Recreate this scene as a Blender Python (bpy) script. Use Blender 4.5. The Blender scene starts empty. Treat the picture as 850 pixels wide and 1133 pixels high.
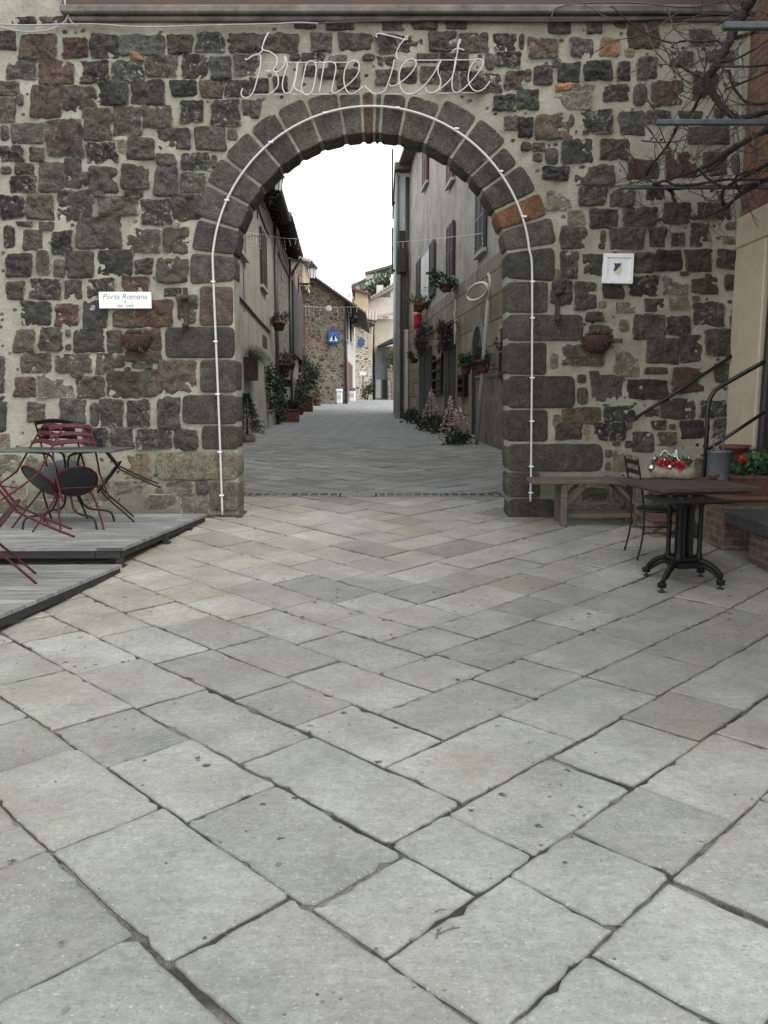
import bpy, math, random
from mathutils import Vector, Matrix, noise
R = math.radians
rnd = random.Random(7)
C = bpy.context.scene.collection
# ------------------------------------------------------------------ camera model (photo 850 x 1133)
F = 890.0; PITCH = R(7.9); H = 1.5
def ray(px, py):
    u = (px-425)/F; v = (566.5-py)/F
    return Vector((u, math.cos(PITCH)+v*math.sin(PITCH), -math.sin(PITCH)+v*math.cos(PITCH)))
EYE = Vector((0, 0, H))
def onZ(px, py, z):
    d = ray(px, py); return EYE + d*((z-H)/d.z)
def onY(px, py, Y):
    d = ray(px, py); return EYE + d*(Y/d.y)
PROF = [(-400,0),(4.5,0),(5.5,.015),(9.1,.18),(10.6,.245),(18,.44),(22,.54),(37,.70),(44,.8),(60,1.26),(72,1.5),(80,1.55),(100,1.3),(400,0)]
def gz(y):
    for (a,b),(c,d) in zip(PROF, PROF[1:]):
        if y <= c: return b+(d-b)*(y-a)/(c-a)
    return 0.
def onG(px, py):
    d = ray(px, py); y = 2.; best = None
    while y < 90:
        p = EYE+d*(y/d.y); e = p.z-gz(y)
        if e <= 0: return Vector((p.x, p.y, gz(p.y)))
        if y > 30 and (best is None or e < best[0]): best = (e, p)
        y += max(.004, min(.05, e*.05))
    p = best[1]; return Vector((p.x, p.y, gz(p.y)))

# ------------------------------------------------------------------ mesh builder
def catmull(pts, n=6, closed=False):
    P = [Vector(p) for p in pts]; out = []
    m = len(P)
    rng = range(m if closed else m-1)
    for i in rng:
        p0 = P[(i-1) % m] if closed or i > 0 else P[0]
        p1 = P[i]; p2 = P[(i+1) % m]
        p3 = P[(i+2) % m] if closed or i+2 < m else P[-1]
        for k in range(n):
            t = k/n
            out.append(.5*((2*p1)+(-p0+p2)*t+(2*p0-5*p1+4*p2-p3)*t*t+(-p0+3*p1-3*p2+p3)*t**3))
    if not closed: out.append(P[-1])
    return out

class MB:
    def __init__(s): s.v=[]; s.f=[]; s.c=[]; s.sm=[]
    def add(s, vs, fs, col=(1,1,1,0), smooth=False):
        o = len(s.v); s.v += [Vector(v) for v in vs]
        if isinstance(col, list): s.c += col
        else: s.c += [col]*len(vs)
        s.f += [tuple(i+o for i in f) for f in fs]; s.sm += [smooth]*len(fs)
    def box(s, lo, hi, col=(1,1,1,0), bev=0.0, M=None):
        (x0,y0,z0),(x1,y1,z1) = lo, hi
        if bev <= 0:
            vs=[(x0,y0,z0),(x1,y0,z0),(x1,y1,z0),(x0,y1,z0),(x0,y0,z1),(x1,y0,z1),(x1,y1,z1),(x0,y1,z1)]
            fs=[(3,2,1,0),(4,5,6,7),(0,1,5,4),(1,2,6,5),(2,3,7,6),(3,0,4,7)]
        else:
            b=min(bev,(x1-x0)*.45,(y1-y0)*.45,(z1-z0)*.45); vs=[]; 
            def ring(ix,iy,z): 
                X0,X1,Y0,Y1=x0+ix,x1-ix,y0+iy,y1-iy
                return [(X0+b*(ix==0),Y0,z),(X1-b*(ix==0),Y0,z),(X1,Y0+b*(iy==0),z),(X1,Y1-b*(iy==0),z),(X1-b*(ix==0),Y1,z),(X0+b*(ix==0),Y1,z),(X0,Y1-b*(iy==0),z),(X0,Y0+b*(iy==0),z)]
            r0=ring(b,b,z0); r1=ring(0,0,z0+b); r2=ring(0,0,z1-b); r3=ring(b,b,z1)
            vs=r0+r1+r2+r3; fs=[tuple(range(7,-1,-1)),tuple(range(24,32))]
            for k in range(3):
                for i in range(8): fs.append((k*8+i,k*8+(i+1)%8,k*8+8+(i+1)%8,k*8+8+i))
        if M: vs=[M@Vector(v) for v in vs]
        s.add(vs,fs,col)
    def beam(s, p, q, w, h, col=(1,1,1,0), bev=0.0, up=(0,0,1)):
        p=Vector(p); q=Vector(q); d=(q-p); L=d.length; d.normalize()
        u=Vector(up); x=d.cross(u)
        if x.length<1e-4: x=d.cross(Vector((1,0,0)))
        x.normalize(); z=x.cross(d)
        M=Matrix((( x.x,d.x,z.x,p.x),(x.y,d.y,z.y,p.y),(x.z,d.z,z.z,p.z),(0,0,0,1)))
        s.box((-w/2,0,-h/2),(w/2,L,h/2),col,bev,M)
    def tube(s, pts, r, n=8, r2=None, col=(1,1,1,0), closed=False, smooth=True):
        P=[Vector(p) for p in pts]; m=len(P); vs=[]; fs=[]
        if m<2: return
        t=(P[1]-P[0]).normalized(); up=Vector((0,0,1)) if abs(t.z)<.9 else Vector((1,0,0))
        x=t.cross(up).normalized()
        for i,p in enumerate(P):
            if closed: t=(P[(i+1)%m]-P[i-1]).normalized()
            else: t=(P[min(i+1,m-1)]-P[max(i-1,0)]).normalized()
            x=(x-t*x.dot(t))
            if x.length<1e-5: x=t.orthogonal()
            x.normalize(); y=t.cross(x)
            rr = (r[i] if isinstance(r,list) else (r if r2 is None else r+(r2-r)*i/(m-1)))
            for k in range(n):
                a=2*math.pi*k/n; vs.append(p+(x*math.cos(a)+y*math.sin(a))*rr)
        for i in range(m if closed else m-1):
            j=(i+1)%m
            for k in range(n): fs.append((i*n+k,i*n+(k+1)%n,j*n+(k+1)%n,j*n+k))
        if not closed: fs+= [tuple(range(n-1,-1,-1)), tuple(range((m-1)*n,m*n))]
        s.add(vs,fs,col,smooth)
    def lathe(s, prof, c=(0,0,0), n=20, col=(1,1,1,0), sx=1, sy=1, M=None, smooth=True, a0=0., a1=2*math.pi):
        vs=[]; fs=[]; m=len(prof); full=abs(a1-a0-2*math.pi)<1e-6; nn=n if full else n+1
        for r,z in prof:
            for k in range(nn):
                a=a0+(a1-a0)*k/n; vs.append(Vector((r*math.cos(a)*sx,r*math.sin(a)*sy,z)))
        for i in range(m-1):
            for k in range(n):
                k2=(k+1)%nn
                fs.append((i*nn+k,i*nn+k2,i*nn+nn+k2,i*nn+nn+k))
        if full:
            if prof[0][0]>1e-6: fs.append(tuple(range(n-1,-1,-1)))
            if prof[-1][0]>1e-6: fs.append(tuple(range((m-1)*n,m*n)))
        c=Vector(c)
        vs=[(M@v if M else v)+c for v in vs]
        s.add(vs,fs,col,smooth)
    def sphere(s, c, r, n=12, col=(1,1,1,0), sz=1.):
        pr=[(r*math.sin(math.pi*i/(n//2))+1e-5,-r*sz*math.cos(math.pi*i/(n//2))) for i in range(n//2+1)]
        s.lathe(pr,c,n,col)
    def prism(s, poly, off, col=(1,1,1,0)):
        n=len(poly); P=[Vector(p) for p in poly]; o=Vector(off)
        nrm=Vector((0,0,0))
        for i in range(n): nrm+=P[i].cross(P[(i+1)%n])
        if nrm.dot(o)>0: P=P[::-1]
        vs=P+[p+o for p in P]
        fs=[tuple(range(n)),tuple(range(2*n-1,n-1,-1))]+[(i,n+i,n+(i+1)%n,(i+1)%n) for i in range(n)]
        s.add(vs,fs,col)
    def leaf(s, c, L, W, col, d=None, rr=rnd):
        c=Vector(c)
        if d is None: d=Vector((rr.gauss(0,1),rr.gauss(0,1),rr.gauss(0,1)))
        d=Vector(d).normalized(); x=d.cross(Vector((rr.gauss(0,1),rr.gauss(0,1),rr.gauss(0,1))))
        if x.length<1e-3: x=d.orthogonal()
        x.normalize(); nrm=x.cross(d)
        s.add([c, c+d*L*.45+x*W*.5+nrm*W*.12, c+d*L, c+d*L*.45-x*W*.5+nrm*W*.12],[(0,1,2,3)],col)
    def build(s, name, mat, parent=None, origin=None, M=None):
        me=bpy.data.meshes.new(name)
        o3=Vector(origin) if origin is not None else Vector((0,0,0))
        me.from_pydata([tuple((M@v if M else v)-o3) for v in s.v],[],s.f)
        at=me.color_attributes.new('Col','FLOAT_COLOR','POINT')
        flat=[]
        for c in s.c: flat += [c[0],c[1],c[2],c[3] if len(c)>3 else 0.]
        at.data.foreach_set('color',flat)
        me.polygons.foreach_set('use_smooth',s.sm)
        me.materials.append(mat); me.update()
        ob=bpy.data.objects.new(name,me); C.objects.link(ob)
        if parent: ob.parent=parent
        else: ob.location=o3
        return ob
def tag(o, label, cat, group=None):
    o['label']=label; o['category']=cat
    if group: o['group']=group
    return o
def thing(name, label, cat, loc=(0,0,0), rot=(0,0,0), group=None):
    o=bpy.data.objects.new(name,None); o.empty_display_size=.1; C.objects.link(o)
    o.location=loc; o.rotation_euler=rot
    return tag(o,label,cat,group)
def part(mb, name, mat, par, label=None):
    """mb in world coordinates, par an unrotated Empty"""
    top=par; off=Vector((0,0,0))
    while top: off+=Vector(top.location); top=top.parent
    o=mb.build(name,mat,par,off)
    if label: o['label']=label
    return o
def solo(mb, name, mat, label, cat, group=None):
    xs=[v.x for v in mb.v]; ys=[v.y for v in mb.v]; zs=[v.z for v in mb.v]
    o=mb.build(name,mat,None,((min(xs)+max(xs))/2,(min(ys)+max(ys))/2,min(zs)))
    return tag(o,label,cat,group)
def struct(mb, name, mat, kind='structure'):
    o=mb.build(name,mat); o['kind']=kind; return o
def dup(root, loc, rot, label, group=None):
    r=root.copy(); C.objects.link(r); r.location=loc; r.rotation_euler=rot; r['label']=label
    if group: r['group']=group
    for ch in list(root.children):
        c=ch.copy(); C.objects.link(c); c.parent=r
        for g in list(ch.children):
            d=g.copy(); C.objects.link(d); d.parent=c
    return r

# ------------------------------------------------------------------ materials
class NT:
    def __init__(s,name):
        s.m=bpy.data.materials.new(name); s.m.use_nodes=True; s.t=s.m.node_tree
        s.b=s.t.nodes['Principled BSDF']
    def n(s,ty,**kw):
        nd=s.t.nodes.new(ty)
        for k,v in kw.items():
            if k in nd.inputs.keys(): 
                if hasattr(v,'is_output'): s.t.links.new(v,nd.inputs[k])
                else: nd.inputs[k].default_value=v
            else: setattr(nd,k,v)
        return nd
    def l(s,a,b): s.t.links.new(a,b)
    def noise(s,scale,detail=4,rough=.6,vec=None,dist=0.):
        nd=s.n('ShaderNodeTexNoise',Scale=scale,Detail=detail,Roughness=rough,Distortion=dist)
        s.l(vec or s.obj(),nd.inputs['Vector']); return nd.outputs['Fac']
    def obj(s):
        if not hasattr(s,'_o'): s._o=s.n('ShaderNodeTexCoord').outputs['Object']
        return s._o
    def pos(s): return s.n('ShaderNodeNewGeometry').outputs['Position']
    def ramp(s,fac,stops,interp='LINEAR'):
        nd=s.n('ShaderNodeValToRGB'); s.l(fac,nd.inputs[0]); e=nd.color_ramp.elements; nd.color_ramp.interpolation=interp
        while len(e)<len(stops): e.new(.5)
        for el,(p,c) in zip(e,stops):
            el.position=p; el.color=c if len(c)==4 else (*c,1)
        return nd.outputs[0]
    def val(s,fac,a,b,c=0.,d=1.):
        nd=s.n('ShaderNodeMapRange'); s.l(fac,nd.inputs[0])
        for i,x in enumerate((a,b,c,d)): nd.inputs[i+1].default_value=x
        return nd.outputs[0]
    def math(s,op,a,b=0.):
        nd=s.n('ShaderNodeMath',operation=op)
        for i,x in enumerate((a,b)):
            if hasattr(x,'is_output'): s.l(x,nd.inputs[i])
            else: nd.inputs[i].default_value=x
        return nd.outputs[0]
    def mix(s,fac,a,b,mode='MIX'):
        nd=s.n('ShaderNodeMix',data_type='RGBA',blend_type=mode)
        for sock,x in ((nd.inputs[0],fac),(nd.inputs[6],a),(nd.inputs[7],b)):
            if hasattr(x,'is_output'): s.l(x,sock)
            else: sock.default_value=x if not isinstance(x,tuple) else ((*x,1) if len(x)==3 else x)
        return nd.outputs[2]
    def vec(s,scale=(1,1,1),rot=(0,0,0),src=None,loc=(0,0,0)):
        nd=s.n('ShaderNodeMapping'); s.l(src or s.obj(),nd.inputs['Vector'])
        nd.inputs['Scale'].default_value=scale; nd.inputs['Rotation'].default_value=rot; nd.inputs['Location'].default_value=loc
        return nd.outputs[0]
    def bump(s,h,strength=.5,dist=.01,prev=None):
        nd=s.n('ShaderNodeBump'); nd.inputs['Strength'].default_value=strength; nd.inputs['Distance'].default_value=dist
        s.l(h,nd.inputs['Height'])
        if prev: s.l(prev,nd.inputs['Normal'])
        return nd.outputs[0]
    def out(s,col,rough=.8,normal=None,metal=0.,spec=.5):
        if hasattr(col,'is_output'): s.l(col,s.b.inputs['Base Color'])
        else: s.b.inputs['Base Color'].default_value=(*col,1)
        if hasattr(rough,'is_output'): s.l(rough,s.b.inputs['Roughness'])
        else: s.b.inputs['Roughness'].default_value=rough
        s.b.inputs['Metallic'].default_value=metal
        s.b.inputs['Specular IOR Level'].default_value=spec
        if normal: s.l(normal,s.b.inputs['Normal'])
        return s.m
    def attr(s):
        if not hasattr(s,'_a'):
            s._a=s.n('ShaderNodeVertexColor',layer_name='Col')
        return s._a
def simple(name,c,rough=.6,var=.25,scale=8.,bump=.2,bd=.004,metal=0.,spec=.5,c2=None,stretch=(1,1,1)):
    t=NT(name); v=t.vec(stretch); f=t.noise(scale,5,.65,v)
    c2=c2 or tuple(x*(1-var) for x in c)
    col=t.ramp(f,[(.3,c2),(.7,tuple(min(1,x*(1+var*.5)) for x in c))])
    nb=t.bump(t.noise(scale*6,3,.6,v),bump,bd)
    return t.out(col,rough,nb,metal,spec)
M={}
M['rope']=simple('white_tube',(.52,.52,.49),.35,.12,30,.05)
M['white']=simple('white_ceramic',(.80,.82,.83),.3,.06,12,.03)
M['greytext']=simple('grey_lettering',(.25,.25,.25),.6)
M['navy']=simple('navy_glaze',(.03,.035,.12),.3,.2,20,.03)
M['cream_glaze']=simple('cream_glaze',(.62,.58,.32),.3,.15,20,.03)
M['iron']=simple('black_iron',(.008,.008,.009),.48,.4,25,.25,.002,0.,.22)
M['rusty']=simple('rusty_iron',(.045,.028,.02),.75,.5,30,.5)
M['black_paint']=simple('worn_black_paint',(.012,.012,.013),.5,.4,18,.2,.002,0.,.25)
M['rail']=simple('grey_black_rail',(.014,.015,.016),.32,.3,20,.1,.004,0.,.4)
M['red_paint']=simple('dark_red_paint',(.065,.006,.011),.5,.45,22,.2,.002,0.,.25)
M['seat_black']=simple('dark_seat',(.012,.013,.016),.45,.3,10,.1)
M['zinc']=simple('blue_grey_zinc',(.085,.10,.115),.45,.2,12,.1)
M['galv']=simple('galvanised_bar',(.075,.09,.10),.5,.35,16,.15,.002,.3)
M['terra']=simple('terracotta',(.12,.055,.038),.8,.35,14,.25)
M['terra_dark']=simple('dark_terracotta',(.065,.030,.022),.85,.5,18,.6)
M['terrared']=simple('red_pot',(.14,.042,.028),.7,.3,14,.2)
M['dark_slab']=simple('dark_stone_slab',(.055,.057,.062),.8,.35,10,.5,.006)
M['beige']=simple('beige_plaster',(.44,.38,.28),.85,.14,4,.15,.004)
M['doordark']=simple('dark_door_wood',(.03,.025,.022),.6,.4,9,.3,.004,stretch=(1,1,.1))
M['cable']=simple('grey_cable',(.32,.33,.34),.5,.2,10,.05)
M['cabledark']=simple('dark_cable',(.06,.06,.06),.6,.2,10,.05)
M['wood']=simple('weathered_wood',(.068,.043,.031),.75,.5,5,.4,.004,stretch=(1,9,9))
M['benchwood']=simple('bench_wood',(.13,.105,.08),.8,.45,5,.4,.004,stretch=(1.2,9,9))
M['bark']=simple('vine_bark',(.028,.022,.019),.9,.5,30,.6,.006,stretch=(1,1,1))
M['twig']=simple('pale_twig',(.085,.065,.05),.85,.4,30,.3)
M['log']=simple('log_bark',(.30,.25,.20),.85,.6,22,.6,.006)
M['logend']=simple('log_end',(.42,.26,.16),.8,.25,14,.2)
M['redleaf']=simple('red_petals',(.42,.012,.02),.5,.3,20,.1)
M['silver']=simple('silver_bauble',(.55,.55,.55),.18,.1,10,.0,.001,.9)
M['green_ribbon']=simple('pale_green_ribbon',(.45,.62,.52),.45,.15,10,.05)
M['soil']=simple('potting_soil',(.03,.022,.016),.95,.5,30,.5)
M['shutter']=simple('dark_brown_shutter',(.035,.03,.027),.6,.3,8,.2)
M['shutter_grey']=simple('grey_shutter',(.06,.062,.064),.6,.25,8,.2)
M['shutter_red']=simple('red_brown_shutter',(.11,.03,.027),.6,.25,8,.2)
M['redbright']=simple('bright_red_shutter',(.45,.06,.055),.6,.2,8,.1)
M['pane']=simple('dark_window_glass',(.02,.022,.025),.4,.2,3,.0)
M['curtain']=simple('white_curtain',(.72,.74,.74),.8,.1,8,.1)
M['sill']=simple('stone_sill',(.42,.41,.38),.8,.2,9,.2)
M['doorgrey']=simple('slate_green_door',(.035,.043,.046),.55,.3,5,.2)
M['doorred']=simple('maroon_door',(.11,.02,.022),.5,.25,5,.1)
M['pipe']=simple('dark_downpipe',(.055,.06,.062),.5,.25,8,.1)
M['pipewhite']=simple('white_pole',(.42,.43,.42),.5,.15,10,.1)
M['blue']=simple('sign_blue',(.015,.12,.42),.35,.08,8,.0)
M['bluedark']=simple('faded_sign_blue',(.035,.085,.20),.4,.1,8,.0)
M['signwhite']=simple('sign_white',(.80,.80,.80),.4,.05,8,.0)
M['signblack']=simple('sign_black',(.01,.01,.01),.5,.1,8,.0)
M['binwhite']=simple('bin_white',(.72,.76,.77),.4,.12,8,.05)
M['binblue']=simple('bin_lid_blue',(.06,.16,.33),.4,.1,8,.0)
M['lampglass']=simple('frosted_lamp_glass',(.72,.73,.72),.25,.08,8,.0)
M['fabric_red']=simple('red_felt',(.50,.012,.022),.8,.25,18,.2)
M['felt_white']=simple('white_felt',(.8,.78,.75),.85,.1,18,.2)
M['bulb']=simple('pale_bulb',(.85,.80,.66),.25,.1,10,.0)
M['strawtree']=simple('pale_wicker',(.46,.32,.25),.75,.3,18,.3)
M['rooftile']=simple('grey_brown_tile',(.13,.10,.085),.85,.5,6,.5,.02)
M['rooftile_light']=simple('pale_roof_tile',(.36,.31,.27),.85,.4,5,.5,.02)
M['eave']=simple('dark_eave_boards',(.035,.028,.025),.8,.4,6,.3)
M['gutter']=simple('grey_gutter',(.09,.10,.105),.5,.3,6,.1)
M['rubber']=simple('platform_leg',(.02,.021,.022),.6,.3,14,.2)
def leafmat(name):
    t=NT(name); a=t.attr().outputs['Color']; col=t.mix(.35,a,t.mix(t.noise(14,2),(.6,.6,.6),(1.5,1.5,1.5)),'MULTIPLY')
    m=t.out(col,.55); t.b.inputs['Transmission Weight'].default_value=0.; return m
M['leaf']=leafmat('foliage_leaf')
def vcol(name,rough=.7,var=(.6,1.35),sc=10,bump=.3,bd=.005):
    t=NT(name); a=t.attr().outputs['Color']; f=t.noise(sc,6,.65)
    g=t.n('ShaderNodeCombineColor'); v=t.val(f,.3,.7,*var)
    for i in range(3): t.l(v,g.inputs[i])
    col=t.mix(1.,a,g.outputs[0],'MULTIPLY')
    return t.out(col,rough,t.bump(t.noise(sc*4,4,.7),bump,bd))
M['vcol']=vcol('mottled_paint')
# wall stones: base colour per stone in Col.rgb, lime smears in Col.a
def stone_mat():
    t=NT('basalt_block'); at=t.attr(); a=at.outputs['Color']; p=t.pos()
    f=t.noise(9,8,.7,p); f2=t.noise(45,6,.75,p)
    v=t.val(f,.25,.75,.40,1.9); v2=t.val(f2,.3,.7,.45,1.8)
    vv=t.math('MULTIPLY',v,v2)
    g=t.n('ShaderNodeCombineColor'); [t.l(vv,g.inputs[i]) for i in range(3)]
    col=t.mix(1.,a,g.outputs[0],'MULTIPLY')
    tint=t.val(t.noise(3.5,3,.6,p),.5,.72,0,.35)
    col=t.mix(tint,col,(.075,.066,.05))
    lim=t.math('ADD',t.noise(16,8,.8,p,.6),t.math('MULTIPLY',at.outputs['Alpha'],.42))
    k=t.val(lim,.68,.80)
    col=t.mix(k,col,(.36,.355,.30))
    lich=t.val(t.noise(55,4,.75,p),.685,.74,0,.65); col=t.mix(lich,col,(.22,.23,.22))
    # small gas holes of the lava
    vo=t.n('ShaderNodeTexVoronoi',Scale=42.); t.l(p,vo.inputs['Vector'])
    hole=t.val(vo.outputs['Distance'],.10,.28,0,1)
    col=t.mix(t.val(hole,0,1,.55,0),col,(.008,.008,.008))
    h=t.math('ADD',t.math('MULTIPLY',f2,.6),t.noise(18,9,.72,p)); h=t.math('ADD',h,t.math('MULTIPLY',hole,.25))
    return t.out(col,.85,t.bump(h,1.,.05),0,.4)
M['stone']=stone_mat()
def mortar_mat():
    t=NT('lime_mortar'); p=t.pos()
    col=t.ramp(t.noise(2.2,6,.65,p),[(.3,(.215,.21,.165)),(.5,(.305,.30,.24)),(.72,(.39,.385,.32))])
    col=t.mix(t.val(t.noise(38,5,.7,p),.52,.75,0,.55),col,(.11,.105,.085))
    col=t.mix(t.val(t.noise(1.3,4,.6,p),.6,.75,0,.5),col,(.24,.17,.10))
    ps=t.n('ShaderNodeSeparateXYZ'); t.l(p,ps.inputs[0])
    low_tone=t.math('ADD',t.val(ps.outputs['Z'],.15,1.1,.55,0),t.math('MULTIPLY',t.math('SUBTRACT',t.noise(3,4,.6,p),.5),.8))
    col=t.mix(t.val(low_tone,.1,.6,0,.75),col,(.085,.082,.055))  # mortar turns darker and more olive towards the ground, broken by noise
    h=t.math('ADD',t.noise(14,8,.7,p),t.math('MULTIPLY',t.noise(70,4,.7,p),.4))
    return t.out(col,.93,t.bump(h,.8,.025),0,.2)
M['mortar']=mortar_mat()
def slab_mat():
    t=NT('flagstone'); at=t.attr(); a=at.outputs['Color']; p=t.pos()
    vr=t.vec((1,1,1),(0,0,R(45)),p)
    f=t.noise(2.4,7,.6,p); f2=t.noise(26,7,.75,p); st=t.noise(7,6,.7,t.vec((1,6,1),(0,0,R(38)),p))
    vv=t.math('MULTIPLY',t.val(f,.28,.72,.74,1.22),t.val(f2,.25,.75,.70,1.26)); vv=t.math('MULTIPLY',vv,t.val(st,.3,.7,.94,1.06))
    g=t.n('ShaderNodeCombineColor'); [t.l(vv,g.inputs[i]) for i in range(3)]
    col=t.mix(1.,a,g.outputs[0],'MULTIPLY')
    col=t.mix(t.val(t.noise(.9,5,.65,p),.48,.70,0,.55),col,(.205,.185,.14))       # earthy stains
    col=t.mix(t.val(t.noise(5,8,.8,p),.58,.74,0,.50),col,(.15,.148,.13))
    col=t.mix(t.val(t.noise(85,3,.7,p),.57,.67,0,.55),col,(.10,.10,.09))       # fine dark grains
    col=t.mix(t.val(t.noise(75,3,.7,t.vec((1,1,1),(0,0,0),p,(7,3,1))),.60,.70,0,.5),col,(.50,.50,.475))
    # pits: only on slabs with Col.a
    pv=t.n('ShaderNodeTexVoronoi',Scale=11.); t.l(t.vec((1,1,1),(0,0,.4),p),pv.inputs['Vector'])
    dist=t.math('ADD',pv.outputs['Distance'],t.math('MULTIPLY',t.math('SUBTRACT',t.noise(34,6,.8,p),.5),.75))
    sep=t.n('ShaderNodeSeparateColor'); t.l(pv.outputs['Color'],sep.inputs[0])
    dist=t.math('ADD',dist,t.val(sep.outputs[0],.0,.7,.0,.16))
    pit=t.val(dist,.13,.2,1,0); pit=t.math('MULTIPLY',pit,t.math('MULTIPLY',t.val(at.outputs['Alpha'],.1,.7,0,1),t.val(t.noise(1.7,2,.5,p),.2,.38)))
    col=t.mix(t.math('MULTIPLY',pit,.9),col,(.045,.046,.045))
    h=t.math('ADD',t.math('MULTIPLY',f2,.5),t.math('MULTIPLY',st,.5)); h=t.math('ADD',h,t.noise(6,5,.6,p))
    h=t.math('SUBTRACT',h,t.math('MULTIPLY',pit,.7))
    return t.out(col,t.val(f2,.3,.7,.62,.8),t.bump(h,.55,.014),0,.3)
M['slab']=slab_mat()
def joint_mat():
    t=NT('joint_dirt'); p=t.pos()
    col=t.ramp(t.noise(1.6,6,.7,p),[(.36,(.028,.027,.024)),(.49,(.07,.067,.058)),(.57,(.21,.205,.185)),(.75,(.26,.255,.23))])
    col=t.mix(t.val(t.noise(60,4,.7,p),.5,.7,0,.5),col,(.05,.047,.04))
    col=t.mix(t.val(t.noise(.8,3,.6,p),.6,.68,0,.7),col,(.055,.065,.03))
    return t.out(col,.95,t.bump(t.noise(40,6,.75,p),1.,.02),0,.2)
M['joint']=joint_mat()
def deck_mat():
    t=NT('grey_deck_board'); p=t.obj()
    f=t.noise(2.2,8,.75,t.vec((1.2,9,1),(0,0,0),p)); col=t.ramp(f,[(.3,(.09,.092,.09)),(.5,(.21,.215,.21)),(.68,(.34,.345,.335))])
    br=t.n('ShaderNodeTexBrick'); br.inputs['Scale'].default_value=1.; br.inputs['Mortar Size'].default_value=.0025; br.inputs['Brick Width'].default_value=1.4; br.inputs['Row Height'].default_value=.14
    br.inputs['Color1'].default_value=(.8,.8,.8,1); br.inputs['Color2'].default_value=(1.1,1.1,1.1,1); br.inputs['Mortar'].default_value=(.25,.25,.25,1)
    t.l(p,br.inputs['Vector']); col=t.mix(1.,col,br.outputs['Color'],'MULTIPLY')
    return t.out(col,.6,t.bump(f,.3,.006),0,.4)
M['deck']=deck_mat()
def plaster(name,c_lo,c_mid,c_hi,stain=(.10,.095,.08),sc=1.2,block=None,streak=.6):
    t=NT(name); p=t.pos(); f=t.noise(sc,7,.65,p)
    col=t.ramp(f,[(.3,c_lo),(.5,c_mid),(.72,c_hi)])
    sk=t.noise(2.2,5,.6,t.vec((2.2,2.2,.22),(0,0,0),p)); col=t.mix(t.val(sk,.5,.72,0,streak),col,stain)
    col=t.mix(t.val(t.noise(9,6,.75,p),.56,.75,0,.5),col,tuple(x*.6 for x in c_lo))
    h=t.noise(20,6,.7,p)
    if block:
        bw,bh=block
        s=t.n('ShaderNodeSeparateXYZ'); t.l(p,s.inputs[0]); cb=t.n('ShaderNodeCombineXYZ')
        t.l(s.outputs['Y'],cb.inputs[0]); t.l(s.outputs['Z'],cb.inputs[1])
        br=t.n('ShaderNodeTexBrick'); br.inputs['Scale'].default_value=1.; br.inputs['Brick Width'].default_value=bw; br.inputs['Row Height'].default_value=bh
        br.inputs['Mortar Size'].default_value=.022; br.inputs['Mortar Smooth'].default_value=.3
        br.inputs['Color1'].default_value=(.78,.78,.78,1); br.inputs['Color2'].default_value=(1.15,1.12,1.08,1); br.inputs['Mortar'].default_value=(.42,.42,.42,1)
        t.l(cb.outputs[0],br.inputs['Vector']); col=t.mix(1.,col,br.outputs['Color'],'MULTIPLY')
        h=t.math('SUBTRACT',t.math('MULTIPLY',h,.5),br.outputs['Fac'])
    return t.out(col,.9,t.bump(h,.6,.02),0,.2)
M['pl_left']=plaster('grey_beige_plaster',(.30,.29,.23),(.42,.41,.335),(.5,.49,.41),(.22,.21,.17))
M['pl_right']=plaster('stained_plaster',(.28,.268,.24),(.40,.385,.35),(.50,.485,.445),(.19,.178,.155))
M['block_right']=plaster('brown_block_render',(.22,.185,.15),(.30,.26,.21),(.38,.33,.275),(.14,.115,.09),1.5,(.85,.55),.4)
M['rough_right']=plaster('rough_stucco',(.12,.11,.085),(.20,.185,.15),(.30,.28,.235),(.08,.075,.06),3.5)
M['pl_pale']=plaster('pale_plaster',(.42,.40,.36),(.52,.50,.46),(.6,.58,.54),(.4,.38,.34),.8,None,.3)
M['pl_cream']=plaster('cream_plaster',(.40,.36,.29),(.47,.43,.35),(.53,.49,.41),(.38,.34,.28),.8,None,.3)
M['pl_yellow']=plaster('yellow_plaster',(.36,.27,.16),(.45,.35,.22),(.52,.42,.28),(.33,.25,.16),.8,None,.3)
M['pl_blue']=plaster('blue_grey_plaster',(.17,.20,.22),(.21,.245,.265),(.25,.285,.30),(.16,.18,.19),.8,None,.3)
M['pl_mint']=plaster('mint_white_plaster',(.38,.42,.42),(.48,.53,.52),(.58,.62,.61),(.33,.38,.37),.9,None,.4)
M['pl_grey']=plaster('grey_pilaster',(.20,.20,.185),(.27,.27,.25),(.34,.335,.315),(.14,.135,.12),1.2,None,.5)
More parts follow.
